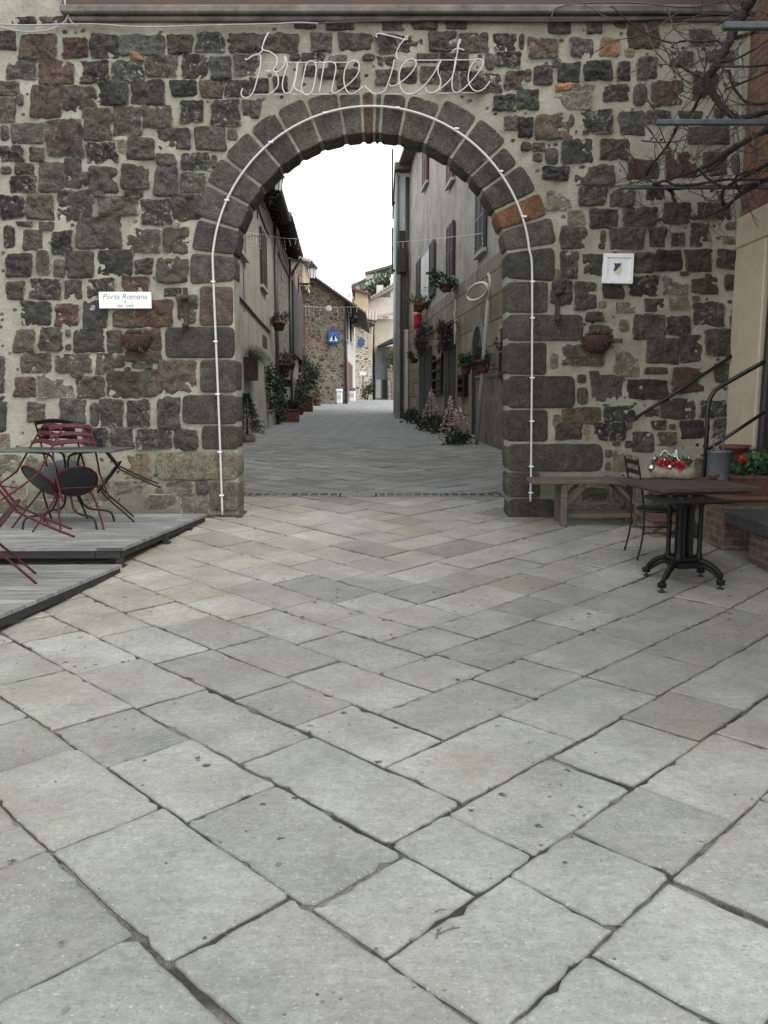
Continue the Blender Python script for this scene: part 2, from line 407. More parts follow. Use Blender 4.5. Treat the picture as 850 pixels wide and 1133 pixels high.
def rubble(name,scale,cols,mortar,edge=.06,sx=1.,sz=1.5):
    t=NT(name); p=t.pos(); v=t.vec((scale*sx,scale*sx,scale*sz),(0,0,0),p)
    nz=t.n('ShaderNodeTexNoise',Scale=2.5,Detail=3.); t.l(v,nz.inputs['Vector'])
    v2=t.mix(.12,v,nz.outputs['Color'],'ADD')
    a=t.n('ShaderNodeTexVoronoi',Scale=1.); b=t.n('ShaderNodeTexVoronoi',Scale=1.,feature='DISTANCE_TO_EDGE')
    t.l(v2,a.inputs['Vector']); t.l(v2,b.inputs['Vector'])
    s=t.n('ShaderNodeSeparateColor'); t.l(a.outputs['Color'],s.inputs[0])
    n=len(cols); col=t.ramp(s.outputs[0],[(i/(n-1)*.9+.05,c) for i,c in enumerate(cols)])
    f=t.noise(9,7,.7,p); g=t.n('ShaderNodeCombineColor'); [t.l(t.val(f,.3,.7,.6,1.4),g.inputs[i]) for i in range(3)]
    col=t.mix(1.,col,g.outputs[0],'MULTIPLY')
    e=t.math('ADD',b.outputs['Distance'],t.math('MULTIPLY',t.math('SUBTRACT',t.noise(14,5,.7,p),.5),.12))
    mk=t.val(e,edge*.6,edge*1.5,1,0)
    col=t.mix(mk,col,mortar)
    h=t.math('SUBTRACT',t.math('MULTIPLY',f,.6),mk)
    return t.out(col,.9,t.bump(h,.7,.03),0,.2)
M['rub_left']=rubble('left_rubble',2.6,[(.16,.14,.11),(.25,.22,.17),(.14,.13,.115),(.30,.27,.21)],(.34,.315,.25),.07,1,1.5)
M['rub_cross']=rubble('cross_rubble',2.9,[(.085,.075,.06),(.20,.165,.115),(.12,.105,.085),(.25,.21,.15),(.07,.062,.052)],(.27,.24,.18),.07,1,1.5)
M['rub_pale']=rubble('pale_rubble',2.2,[(.12,.09,.07),(.34,.28,.22),(.46,.41,.34),(.28,.17,.12)],(.52,.48,.41),.12,1,1.7)
M['rub_dark']=rubble('dark_rubble',3.0,[(.045,.04,.036),(.08,.066,.05),(.10,.085,.07),(.13,.075,.05)],(.17,.16,.13),.09,1,1.5)
def brick(name,c1,c2,mo,bw=.24,bh=.075,ms=.012):
    t=NT(name); p=t.pos(); s=t.n('ShaderNodeSeparateXYZ'); t.l(p,s.inputs[0]); cb=t.n('ShaderNodeCombineXYZ')
    t.l(t.math('ADD',s.outputs['X'],s.outputs['Y']),cb.inputs[0]); t.l(s.outputs['Z'],cb.inputs[1])
    nz=t.n('ShaderNodeTexNoise',Scale=7.,Detail=3.); t.l(p,nz.inputs['Vector']); v=t.mix(.02,cb.outputs[0],nz.outputs['Color'],'ADD')
    br=t.n('ShaderNodeTexBrick'); br.inputs['Scale'].default_value=1.; br.inputs['Brick Width'].default_value=bw; br.inputs['Row Height'].default_value=bh; br.inputs['Mortar Size'].default_value=ms
    br.inputs['Color1'].default_value=(*c1,1); br.inputs['Color2'].default_value=(*c2,1); br.inputs['Mortar'].default_value=(*mo,1)
    t.l(v,br.inputs['Vector']); f=t.noise(12,6,.7,p)
    g=t.n('ShaderNodeCombineColor'); [t.l(t.val(f,.3,.7,.6,1.35),g.inputs[i]) for i in range(3)]
    col=t.mix(1.,br.outputs['Color'],g.outputs[0],'MULTIPLY')
    return t.out(col,.9,t.bump(t.math('SUBTRACT',t.math('MULTIPLY',f,.5),br.outputs['Fac']),.7,.012),0,.2)
M['brick']=brick('old_brick',(.16,.10,.075),(.11,.075,.06),(.15,.14,.115))
M['brickred']=brick('red_brick',(.20,.085,.05),(.12,.07,.05),(.14,.12,.095))
M['redband']=simple('faded_red_band',(.085,.042,.035),.85,.5,3,.3,.006,stretch=(.6,2,4),c2=(.06,.05,.042))
M['cornice']=simple('grey_cornice',(.15,.14,.12),.9,.5,5,.5,.008,c2=(.075,.07,.06))
# ================================================================== GROUND, PAVING, ROAD
YW = 9.1            # front plane of the gate wall
def clip(poly, axis, lim, keep_less):
    out=[]; n=len(poly)
    for i in range(n):
        p,q=poly[i],poly[(i+1)%n]
        ip=(p[axis]<=lim)==keep_less; iq=(q[axis]<=lim)==keep_less
        if ip: out.append(p)
        if ip!=iq:
            t=(lim-p[axis])/(q[axis]-p[axis]); out.append(Vector((p[0]+(q[0]-p[0])*t,p[1]+(q[1]-p[1])*t)))
    return out
def area(poly): return .5*sum(poly[i][0]*poly[(i+1)%len(poly)][1]-poly[(i+1)%len(poly)][0]*poly[i][1] for i in range(len(poly)))
def slab(mb, poly, col, gap, step, rr, rise=.0):
    """one flagstone from a convex CCW polygon (x,y)"""
    if area(poly)<.012: return
    if area(poly)<0: poly=poly[::-1]
    c=sum((Vector(p) for p in poly),Vector((0,0)))/len(poly)
    n=len(poly); ins=[]
    for i in range(n):                                  # inset every edge by its own half joint
        p,q=Vector(poly[i]),Vector(poly[(i+1)%n]); d=(q-p)
        if d.length<1e-4: continue
        d.normalize(); nn=Vector((-d.y,d.x)); g=gap*rr.choice((.22,.35,.6,1.,1.3))
        ins.append((p+nn*g,d))
    pts=[]; m=len(ins)
    for i in range(m):
        p,d=ins[i-1]; q,e=ins[i]; cr=d.x*e.y-d.y*e.x
        if abs(cr)<.05: pts.append(q); continue
        t=((q.x-p.x)*e.y-(q.y-p.y)*e.x)/cr; pts.append(p+d*t)
    if len(pts)<3: return
    hsh=rr.uniform(0,50); out=[]; cr_=rr.choice((.004,.006,.010,.022))
    for i in range(len(pts)):
        p,q=pts[i],pts[(i+1)%len(pts)]; L=(q-p).length
        if L<.03: out.append(p); continue
        k=max(2,int(L/step)); d=(q-p)/L; nn=Vector((-d.y,d.x)); t0=min(cr_*rr.uniform(.4,1.5),L*.3)/L; t1=1-min(cr_*rr.uniform(.4,1.5),L*.3)/L
        for j in range(k+1):
            t=t0+(t1-t0)*j/k; w=p+d*L*t
            s=noise.noise(Vector((w.x*5,w.y*5,3.1+hsh)))*.008+noise.noise(Vector((w.x*17,w.y*17,8+hsh)))*.006+noise.noise(Vector((w.x*45,w.y*45,hsh)))*.003
            if rr.random()<.05: s+=rr.uniform(.004,.018)
            out.append(w+nn*s)
    hj=rr.gauss(0,.0022)+rise; tx,ty=rr.gauss(0,.004),rr.gauss(0,.004)
    def z(w): return gz(w.y)+hj+(w.x-c.x)*tx+(w.y-c.y)*ty
    N=len(out); vs=[]
    for w in out: vs.append((w.x,w.y,gz(w.y)-.03))
    for w in out: vs.append((w.x,w.y,z(w)-.007))
    for f,dz in ((.006,-.0026),(.015,-.0004),(.04,0.)):
        for w in out:
            d=(c-w); L=d.length; d.normalize(); q=w+d*min(f,L*.6); vs.append((q.x,q.y,z(q)+dz))
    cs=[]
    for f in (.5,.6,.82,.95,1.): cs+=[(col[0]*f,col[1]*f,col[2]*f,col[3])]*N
    fs=[]
    for k in range(4):
        for i in range(N): fs.append((k*N+i,k*N+(i+1)%N,k*N+N+(i+1)%N,k*N+N+i))
    fs.append(tuple(range(4*N,5*N)))
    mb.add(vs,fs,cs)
S2=math.sqrt(.5)
A0,B0,W0=.99,1.02,.405
rA=random.Random(3)
def lines(o,fix):
    L={}
    for k in range(-14,48): L[k]=o+W0*k+(rA.uniform(-.022,.022))
    L.update(fix); return L
AL=lines(A0,{0:.99,1:1.41,2:1.82}); BL=lines(B0,{0:1.03,1:1.41,2:1.80})
def ab(px,py):
    p=onZ(px,py,0); return (p.x+p.y)*S2,(p.y-p.x)*S2
def mid(a,b,axis): return (ab(*a)[axis]+ab(*b)[axis])/2
LJ={0:[mid((205,1063),(315,988),1),mid((55,943),(175,895),1)],1:[mid((355,1008),(405,960),1),mid((215,910),(300,865),1),mid((125,855),(180,820),1)],
    -1:[mid((140,1035),(0,1110),1)],2:[mid((250,742),(175,790),1)]}
RJ={0:[mid((565,968),(670,1025),0),mid((630,918),(722,960),0)],1:[mid((500,903),(585,943),0),mid((605,833),(680,865),0)],
    -1:[mid((650,1060),(805,1133),0)],2:[mid((460,757),(530,785),0)]}
def slab_col(x,y,rr,road=False):
    if road:
        b=rr.uniform(.72,1.15); return (.29*b,.298*b,.29*b,0.)
    b=rr.choice((.80,.88,.93,.97,1.,1.,1.03,1.07,1.12)); base=Vector((.248,.258,.236))
    w=min(1,max(0,(y-2.6)/5.0)); w=w*(.55+.45*rr.random()); warm=Vector((.318,.308,.268))  # warm tint near the wall; extra brightness painted in to offset its shade
    c=base.lerp(warm,w)*b
    if rr.random()<.05: c=c*.78
    if x<-1.2 and y>5: c=c.lerp(Vector((.30,.28,.23)),.4)
    if rr.random()<.04: c=Vector((c.x*.99,c.y*.97,c.z*.92))
    return (c.x,c.y,c.z, rr.choice((0,0,.3,1.,1.)) )
def put(mb,poly,col,gap,step,rr):
    A=abs(area(poly))
    if A>.16 and rr.random()<.05 and (poly[0][1]>4.2):
        c=sum((Vector(p) for p in poly),Vector((0,0)))/len(poly); a=rr.uniform(0,math.pi); n=Vector((math.cos(a),math.sin(a)))
        for sgn in (1,-1):
            out=[]; k=len(poly)
            for i in range(k):
                p,q=Vector(poly[i]),Vector(poly[(i+1)%k]); dp,dq=(p-c).dot(n)*sgn,(q-c).dot(n)*sgn
                if dp>=0: out.append(p)
                if (dp>=0)!=(dq>=0): out.append(p.lerp(q,dp/(dp-dq)))
            if len(out)>2: slab(mb,out,col,gap*.22,step,rr)
    else: slab(mb,poly,col,gap,step,rr)
def pave(mb, ymin, ymax, xmin, xmax, gap, step, lo, hi, rr, road=False, oa=0., ob=0., scale=1., spec=True):
    def emit(a0,a1,b0,b1):
        cen=((a0+a1)/2,(b0+b1)/2); x=(cen[0]-cen[1])*S2; y=(cen[0]+cen[1])*S2
        if x<xmin-1 or x>xmax+1 or y<ymin-1 or y>ymax+1: return
        poly=[Vector(((a-b)*S2,(a+b)*S2)) for a,b in ((a0,b0),(a1,b0),(a1,b1),(a0,b1))]
        poly=clip(poly,1,ymax,True) if poly else poly
        if len(poly)>2: poly=clip(poly,1,ymin,False)
        if len(poly)<3: return
        st=step if y<6 else step*1.6
        near=1.5 if road else max(.5,min(1.15,1.5-y*.16)); put(mb,poly,slab_col(x,y,rr,road),gap*near*(rr.choice((.5,.8,1.,1.3)) ),st,rr)
    amin=(xmin+ymin)*S2-1; bmin=(ymin-xmax)*S2-1; amax=(xmax+ymax)*S2+1; bmax=(ymax-xmin)*S2+1
    for k in range(-14,46):
        a0,a1=AL[k],AL[k+1]; start=BL[k]
        cuts=[start]; js=sorted(LJ.get(k,[])) if spec else []
        if js:
            while js and js[0]<start+.2: js.pop(0)
            if js and js[0]-start>1.0: cuts.append((start+js[0])/2)
            cuts+=js
        elif spec: cuts.append(start+rr.uniform(.35,.75))
        while cuts[-1]<bmax: cuts.append(cuts[-1]+rr.uniform(lo,hi))
        for u,v in zip(cuts,cuts[1:]): emit(a0,a1,u,v)
    for k in range(-14,46):
        b0,b1=BL[k],BL[k+1]; start=AL[k+1]
        cuts=[start]; js=sorted(RJ.get(k,[])) if spec else []
        if js:
            while js and js[0]<start+.2: js.pop(0)
            if js and js[0]-start>1.0: cuts.append((start+js[0])/2)
            cuts+=js
        elif spec: cuts.append(start+rr.uniform(.35,.75))
        while cuts[-1]<amax: cuts.append(cuts[-1]+rr.uniform(lo,hi))
        for u,v in zip(cuts,cuts[1:]): emit(u,v,b0,b1)
YG0,YG1=10.56,10.90          # drain channel
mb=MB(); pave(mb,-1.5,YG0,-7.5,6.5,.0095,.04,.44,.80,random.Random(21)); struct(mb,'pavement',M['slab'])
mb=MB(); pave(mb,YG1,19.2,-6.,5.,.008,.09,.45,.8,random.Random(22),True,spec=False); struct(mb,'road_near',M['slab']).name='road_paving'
# bedding under the slabs and the road further up, following the slope
mb=MB(); ys=[-12,-4,0,2,4]+[4.5+.5*i for i in range(12)]+[10.55]; 
def sheet(ys,x0,x1,dz,name,mat):
    mb=MB(); n=len(ys)
    for y in ys: mb.v+= [Vector((x0,y,gz(y)+dz)),Vector((x1,y,gz(y)+dz))]; mb.c+=[(.165,.172,.172,0)]*2
    for i in range(n-1): mb.f.append((2*i,2*i+1,2*i+3,2*i+2)); mb.sm.append(True)
    return struct(mb,name,mat)
sheet([-14,-4,0,2,4]+[4.5+.25*i for i in range(26)]+[12,13,14,15,16,17,18,19.2,19.3],-9,7,-.012,'paving_bed',M['joint'])
def road_far_mat():
    t=NT('far_road'); p=t.pos(); br=t.n('ShaderNodeTexBrick'); br.inputs['Scale'].default_value=1.; br.inputs['Brick Width'].default_value=.65; br.inputs['Row Height'].default_value=.4
    br.inputs['Mortar Size'].default_value=.02; br.inputs['Color1'].default_value=(.31,.318,.312,1); br.inputs['Color2'].default_value=(.22,.227,.225,1); br.inputs['Mortar'].default_value=(.09,.09,.085,1)
    t.l(t.vec((1,1,1),(0,0,R(40)),p),br.inputs['Vector']); col=t.mix(t.val(t.noise(.7,5,.6,p),.3,.8,0,.6),br.outputs['Color'],(.28,.288,.285))
    return t.out(col,.75,t.bump(t.noise(20,5,.7,p),.5,.01),0,.3)
sheet([19.2]+[19.5+i*1.5 for i in range(56)],-9,6,0.,'road',road_far_mat())
# the wide ground under everything
mb=MB(); xs=[-260,-60,-12,0,12,60,260]; ys=[-80,-20,-5,3,4.5,5.5,7,9.1,10.6,14,18,22,30,37,44,52,60,66,72,80,100,200,420]
for y in ys:
    for x in xs: mb.v.append(Vector((x,y,gz(y)-.06))); mb.c.append((1,1,1,0))
nx=len(xs)
for j in range(len(ys)-1):
    for i in range(nx-1): mb.f.append((j*nx+i,j*nx+i+1,j*nx+nx+i+1,j*nx+nx+i)); mb.sm.append(False)
struct(mb,'ground',M['joint'])
# grit and plant litter lying in and along the joints
rg=random.Random(88); mb=MB()
for i in range(2600):
    k=rg.randrange(-10,14); ax=rg.random()<.5; v=rg.uniform(-3,8); u=(AL if ax else BL)[k]+rg.gauss(0,.012 if rg.random()<.8 else .09)
    a,b=(u,v) if ax else (v,u); x=(a-b)*S2; y=(a+b)*S2
    if not(1.5<y<8.5 and -3<x<3): continue
    s_=rg.uniform(.0018,.0055); z=gz(y)+.001; an=rg.uniform(0,6.28); c=rg.choice(((.05,.045,.035),(.09,.08,.06),(.03,.03,.028),(.2,.19,.16),(.12,.08,.04)))
    pts=[(x+s_*rg.uniform(.6,1.3)*math.cos(an+q*1.257)*1.4,y+s_*rg.uniform(.6,1.3)*math.sin(an+q*1.257),z) for q in range(5)]
    mb.add(pts+[(x,y,z+s_*.9)],[(0,1,5),(1,2,5),(2,3,5),(3,4,5),(4,0,5)],c+(0,))
struct(mb,'joint_grit',M['leaf'],'stuff')
for (px,py,ang,ln),lb in zip([(497,1030,25,.075),(486,1032,70,.05),(488,1008,15,.035)],['longest dry twig lying on the paving right of centre','short forked dry twig beside the longest one on the paving','tiny dry twig just above the other two on the paving']):
    p=onZ(px,py,.006); mb=MB(); d=Vector((math.cos(R(ang)),math.sin(R(ang)),0)); n_=Vector((-d.y,d.x,0))
    mb.tube([p-d*ln/2,p+n_*.004+Vector((0,0,.003)),p+d*ln/2],.0022,5,r2=.0012,col=(.10,.075,.05,0)); mb.tube([p+d*ln*.1,p+d*ln*.3+n_*ln*.18],.0012,4,col=(.10,.075,.05,0))
    solo(mb,'dry_twig',M['leaf'],lb,'twig','dry twigs on the paving')
# drain grates: four long slotted ones, two fine ones in the middle
zg=gz(10.74)
GR=[(-1.86,-1.28,0),(-1.27,-.60,0),(-.57,-.36,1),(-.35,-.125,1),(-.09,.75,0),(.77,1.62,0)]
labs=['slotted iron drain grate against the left foot of the arch','slotted iron drain grate left of the fine mesh plates','left plate of the two fine mesh drain covers mid-arch','right plate of the two fine mesh drain covers mid-arch','slotted iron drain grate right of the fine mesh plates','slotted iron drain grate against the right foot of the arch']
mgr=simple('grate_iron',(.20,.205,.205),.55,.3,20,.2,.002,.2)
for (x0,x1,kind),lb in zip(GR,labs):
    mb=MB(); y0,y1=YG0+.012,YG1-.012; zt=zg+.004
    mb.box((x0,y0,zt-.03),(x1,y0+.024,zt)); mb.box((x0,y1-.024,zt-.03),(x1,y1,zt))
    mb.box((x0,y0+.024,zt-.03),(x0+.03,y1-.024,zt-.001)); mb.box((x1-.03,y0+.024,zt-.03),(x1,y1-.024,zt-.001))
    if kind==0:
        n=max(4,int((x1-x0)/.115)); 
        for i in range(1,n):
            x=x0+(x1-x0)*i/n; mb.box((x-.016,y0+.024,zt-.03),(x+.016,y1-.024,zt-.001))
    else:
        n=int((x1-x0)/.022)
        for i in range(1,n):
            x=x0+(x1-x0)*i/n; mb.box((x-.0065,y0+.024,zt-.02),(x+.0065,y1-.024,zt-.002))
        for i in range(1,8):
            y=y0+.024+(y1-y0-.07)*i/8; mb.box((x0+.03,y-.004,zt-.019),(x1-.03,y+.004,zt-.003))
    solo(mb,'drain_grate',mgr,lb,'drain grate','drain grates across the archway')
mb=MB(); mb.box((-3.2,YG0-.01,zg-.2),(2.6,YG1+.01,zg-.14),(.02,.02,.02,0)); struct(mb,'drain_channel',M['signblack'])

# ================================================================== GATE WALL
PCX,PCY=410.,299.
def ap(r,deg):  # point of the arch in the wall plane from photo radius and angle
    a=R(deg); p=onY(PCX+r*math.cos(a),PCY-r*math.sin(a),YW); return Vector((p.x,p.z))
def wp(px,py): p=onY(px,py,YW); return Vector((p.x,p.z))
STN={'d':(.068,.065,.056),'k':(.038,.039,.037),'b':(.082,.066,.051),'r':(.072,.044,.035),'g':(.074,.077,.074),'n':(.135,.130,.100),'t':(.19,.155,.105),'o':(.26,.15,.09)}
crops={
'A':((0,20),"""60 0 165 25 d;190 0 310 25 d;0 65 75 145 d;95 80 270 190 b;297 95 415 190 r;432 75 555 190 k;567 85 775 178 g;32 200 172 290 d;190 198 350 312 b;357 205 520 300 k;372 275 435 310 d;530 198 680 298 k;685 178 840 280 d;0 305 90 368 d;82 358 110 410 d;0 378 70 490 d;142 315 290 468 b;300 322 452 430 d;460 302 607 410 k;620 292 775 402 k;388 425 525 575 d;527 418 668 552 d;672 412 810 518 d;55 492 208 590 d;5 505 45 578 d;220 478 392 652 b;0 602 115 675 k;143 608 205 675 d;410 585 550 678 k;525 575 590 635 n;602 560 730 670 d;738 638 832 698 d;78 685 165 742 d;50 748 172 820 k;190 680 303 815 d;308 660 382 797 d;392 720 420 790 d;432 700 557 822 d;575 692 702 805 d;722 700 835 835 g;5 700 55 735 d;615 172 680 198 o"""),
'M':((320,20),"""92 60 172 138 d;205 65 338 132 d;352 72 556 142 k;570 55 678 136 d;690 62 812 140 d;0 150 42 176 d;50 150 152 182 k;162 150 232 205 g;300 150 350 172 d;362 160 430 200 b;528 150 604 178 d;618 150 738 212 d;700 222 800 300 k;120 205 195 250 d;58 196 112 240 d;205 214 290 290 d;352 210 440 270 d;450 206 520 268 d;536 200 612 262 b;620 222 690 300 d;150 14 262 46 d;380 12 462 46 d;640 12 722 46 d;20 14 110 42 d;500 14 600 44 d;745 215 760 225 d"""),
'B':((130,20),"""235 80 355 165 d;372 70 508 162 k;522 70 645 162 d;655 80 722 160 d;735 75 850 160 d;302 175 423 285 k;437 178 537 288 g;555 178 670 275 g;255 300 373 370 k;390 295 490 375 b;500 290 617 373 k;628 290 710 355 d;735 280 800 350 d;443 385 578 512 k;588 385 672 470 g;297 395 408 492 k;180 520 347 618 d;368 520 510 625 d;517 525 565 575 g;300 632 435 718 k;443 645 468 710 d;300 730 413 830 d"""),
'C':((0,200),"""5 68 112 180 k;128 65 250 182 d;272 45 443 192 k;448 55 495 78 d;463 75 650 165 d;592 50 668 80 d;667 92 810 212 k;18 205 72 320 k;85 198 150 215 d;190 198 255 232 d;108 230 198 320 d;248 238 347 352 k;365 175 575 320 d;600 228 760 332 d;38 348 148 452 k;177 325 235 445 d;257 365 310 455 d;318 340 437 457 d;462 333 620 445 k;635 370 723 437 d;30 480 112 555 d;138 463 290 562 k;305 475 380 555 d;405 460 545 550 k;577 452 703 525 r;105 570 243 680 k;260 578 377 688 r;397 565 510 697 k;535 610 630 688 b;640 560 818 683 r;65 698 160 805 d;190 690 298 802 d;310 700 335 738 d;310 768 335 795 d;347 703 487 803 k;505 708 580 805 d;588 700 760 850 b"""),
'D':((100,200),"""388 70 523 185 d;350 222 465 342 d;315 362 460 484 d;352 505 425 540 b;415 540 500 680 d"""),
'E':((0,390),"""105 5 247 102 d;260 5 437 95 d;450 8 537 100 d;540 15 588 70 d;337 88 392 115 d;585 70 615 88 d;620 55 715 75 d;70 112 162 208 b;175 100 345 212 n;355 110 497 212 d;502 90 660 212 d;662 82 745 208 d;132 232 217 330 d;283 225 400 325 d;428 235 465 345 d;473 220 583 355 d;592 222 705 348 k;390 360 510 440 k;525 360 625 452 d;642 360 812 450 k;-20 385 40 460 t;120 470 260 570 n;275 475 400 560 n;-20 480 100 590 n;-20 600 130 690 n;150 590 330 680 n;350 580 520 690 n;-20 700 130 765 n;150 695 300 765 n;320 700 480 765 n;-40 210 30 370 k;-60 20 20 190 d"""),
'F':((100,390),"""318 40 500 195 b;315 208 418 355 d;400 362 507 458 d;150 480 285 590 t;305 605 490 665 n;500 605 555 672 g;270 675 415 765 n;430 675 555 760 n;120 600 290 665 n"""),
'G':((530,20),"""65 70 172 148 k;190 75 210 150 g;228 95 370 190 b;430 100 537 185 g;570 98 657 180 o;505 20 575 68 d;330 15 430 70 d;635 10 692 45 d;700 15 850 150 b;685 145 728 185 t;30 165 72 245 g;85 165 192 230 k;120 248 203 338 b;0 262 103 345 k;217 242 245 298 d;262 225 345 310 d;350 195 388 232 g;375 210 470 300 k;495 205 625 293 k;650 212 710 298 k;740 188 842 290 d;65 360 167 435 k;185 338 282 430 g;318 352 527 430 n;365 312 435 340 o;445 318 545 350 n;587 320 702 395 k;728 308 787 410 g;118 460 185 525 d;187 465 250 558 k;270 452 445 570 b;470 432 632 545 k;658 442 777 548 g;197 585 243 625 d;250 585 310 625 d;250 638 293 675 d;310 612 368 685 d;385 572 540 685 k;567 568 708 668 d;297 698 420 768 k;440 695 635 785 d;0 68 40 150 g"""),
'H':((650,20),"""478 55 590 130 d;385 160 500 230 k;300 298 455 412 b;490 260 620 385 d;565 160 690 210 d;275 440 392 500 d;420 440 535 475 d;470 510 670 590 d;590 425 640 470 r;183 670 330 760 r;365 630 508 745 r;545 640 650 740 d;678 640 715 735 d"""),
'I':((540,200),"""270 45 395 130 n;430 30 558 120 g;575 40 690 120 d;380 142 455 205 n;478 138 608 222 d;625 125 792 208 d;745 35 820 85 r;342 225 472 318 d;528 235 552 290 d;520 295 548 320 d;575 225 735 315 d;762 225 835 315 d;340 335 425 460 d;443 345 545 442 d;680 340 775 430 d;297 470 397 580 d;412 477 507 605 d;540 490 635 548 k;662 450 800 545 k;520 568 555 600 n;600 575 712 620 n;735 560 828 610 d;463 625 537 655 d;615 650 665 710 n;690 628 832 740 d;470 680 590 740 b;575 745 635 765 n;345 770 545 868 b;597 780 712 915 n;300 415 345 460 t"""),
'J':((650,200),"""360 105 485 205 d;508 105 665 180 d;650 195 718 230 n;390 245 453 305 d;478 205 572 305 d;605 260 690 300 n;318 332 445 425 k;460 325 583 425 b;605 325 702 415 k;352 450 475 538 n;485 462 612 528 d;553 438 580 460 d;432 430 475 448 d;645 440 695 520 d;378 555 478 610 n;490 540 527 568 d;372 632 492 725 k;500 570 642 688 k;668 630 690 690 d;275 745 420 858 d;437 730 535 850 d;557 695 682 820 d"""),
'K':((540,390),"""290 0 330 80 n;420 105 460 140 d;418 165 468 240 d;482 105 630 232 d;655 125 835 215 k;738 78 840 102 b;475 88 520 105 d;343 262 520 330 b;540 255 697 328 k;540 245 570 258 d;318 333 442 408 b;497 332 645 413 k;305 290 340 350 n;450 345 480 420 t;550 455 578 490 d;585 420 620 435 d;585 455 695 555 n;645 415 678 445 d;680 370 772 460 d;640 325 680 365 n;770 320 830 362 d;795 380 882 435 b;808 235 900 305 d;550 510 575 555 n;330 690 420 760 n;440 640 560 700 n;580 620 700 700 n;450 710 560 765 n"""),
'L':((650,390),"""403 70 560 190 r;345 215 507 308 d;522 222 655 308 k;432 325 545 400 k;590 310 665 400 d;385 335 412 362 d;595 50 680 140 d;270 270 335 303 b;300 500 480 600 n;500 500 640 600 n;330 620 520 720 n"""),
}
wall=thing('town_gate','old town gate of dark lava blocks and pale mortar with a round arch','town gate',(0,YW,gz(YW)))
def stone(mb, poly, col, bulge, back, rr, n=30, rough=1., lime=.0, rnd_=.25, front=0.0):
    """rough faced block: poly = 4+ corners (x,z); rounded and wobbled outline, noisy face proud of the mortar"""
    c=sum(poly,Vector((0,0)))/len(poly)
    # dense outline along edges with rounded corners
    P=[]; m=len(poly); per=sum((poly[i]-poly[i-1]).length for i in range(m))
    for i in range(m):
        p,q=poly[i],poly[(i+1)%m]; L=(q-p).length; k=max(2,int(n*L/per))
        for j in range(k):
            t=(j+.5)/k; P.append(p.lerp(q,t))
    for _ in range(1):
        P=[P[i]*.5+(P[i-1]+P[(i+1)%len(P)])*.25 for i in range(len(P))]
    sd=rr.uniform(0,90); sz=min(per/4,.4)
    out=[]
    for w in P:
        q=Vector((w.x*9,w.y*9,sd)); d=(w-c); L=d.length
        s=1+rough*(noise.noise(q)*.11*min(1,.11/L+.3)+noise.noise(q*2.9)*.055*min(1,.12/L+.2)+noise.noise(q*6.5)*.022)
        out.append(c+d*s)
    N=len(out); rings=[(1.,-.012),(.985,bulge*.4),(.94,bulge*.8),(.85,bulge),(.72,bulge*1.05),(.57,bulge*1.07),(.42,bulge*1.08),(.28,bulge*1.1),(.14,bulge*1.1)]
    vs=[];cs=[]; y0=YW-front
    sx,sy=rr.gauss(0,.05),rr.gauss(0,.06)
    if back is not None:
        for w in out: vs.append((w.x,back,w.y)); cs.append((*col,lime))
    for k,(f,h) in enumerate(rings):
        for w in out:
            q=c+(w-c)*f
            nz=(noise.noise(Vector((q.x*11,q.y*11,sd)))*.8+noise.noise(Vector((q.x*27,q.y*27,sd)))*.55+noise.noise(Vector((q.x*60,q.y*60,sd)))*.25)*rough*min(bulge*1.3+.005,.034)
            if k==0: nz=0
            tl=((q.x-c.x)*sx+(q.y-c.y)*sy)*rough if k else 0
            vs.append((q.x,y0-h-nz-tl,q.y)); cs.append((*col,lime+(.55 if k<2 else .22 if k==2 else 0.)*min(1,rough)))
    nr=len(rings)+(1 if back is not None else 0); fs=[]
    for k in range(nr-1):
        for i in range(N): fs.append((k*N+i,k*N+(i+1)%N,k*N+N+(i+1)%N,k*N+N+i))
    vs.append((c.x,y0-bulge*1.12,c.y)); cs.append((*col,lime)); ci=len(vs)-1; o=(nr-1)*N
    for i in range(N): fs.append((o+i,o+(i+1)%N,ci))
    # orient to -Y
    mb.add(vs,fs,cs,True)
rs=random.Random(11); mbs=MB()
def vary(c,rr,a=.22):
    k=rr.uniform(1-a,1+a); return tuple(x*k*w*rr.uniform(.95,1.05) for x,w in zip(c,(1.05,1.,.93)))
TRACED=[]
for key,((ox,oy),txt) in crops.items():
    for row in txt.split(';'):
        x0,y0,x1,y1,cc=row.split(); x0,y0,x1,y1=[float(v)/(3.696 if key=='M' else 4.25) for v in (x0,y0,x1,y1)]
        x0+=ox;x1+=ox;y0+=oy;y1+=oy
        TRACED.append((x0,y0,x1,y1))
        g=1.0*min(1,(x1-x0)/18); j=lambda s=1.5: rs.uniform(-s,s)*min(1,(x1-x0)/22)
        cs=[wp(x0-g+j(),y1+g+j()),wp(x1+g+j(),y1+g+j()),wp(x1+g+j(),y0-g+j()),wp(x0-g+j(),y0-g+j())]
        small=(x1-x0)<14
        lime=.35 if cc=='k' and rs.random()<.5 else rs.choice((0,0,.1,.3))
        if cc=='n': lime=.32
        stone(mbs,cs,vary(STN[cc],rs),(.006 if cc in'nt' else rs.uniform(.012,.032)),None,rs,rough=1.1 if not small else .9,n=46 if not small else 18,lime=lime)
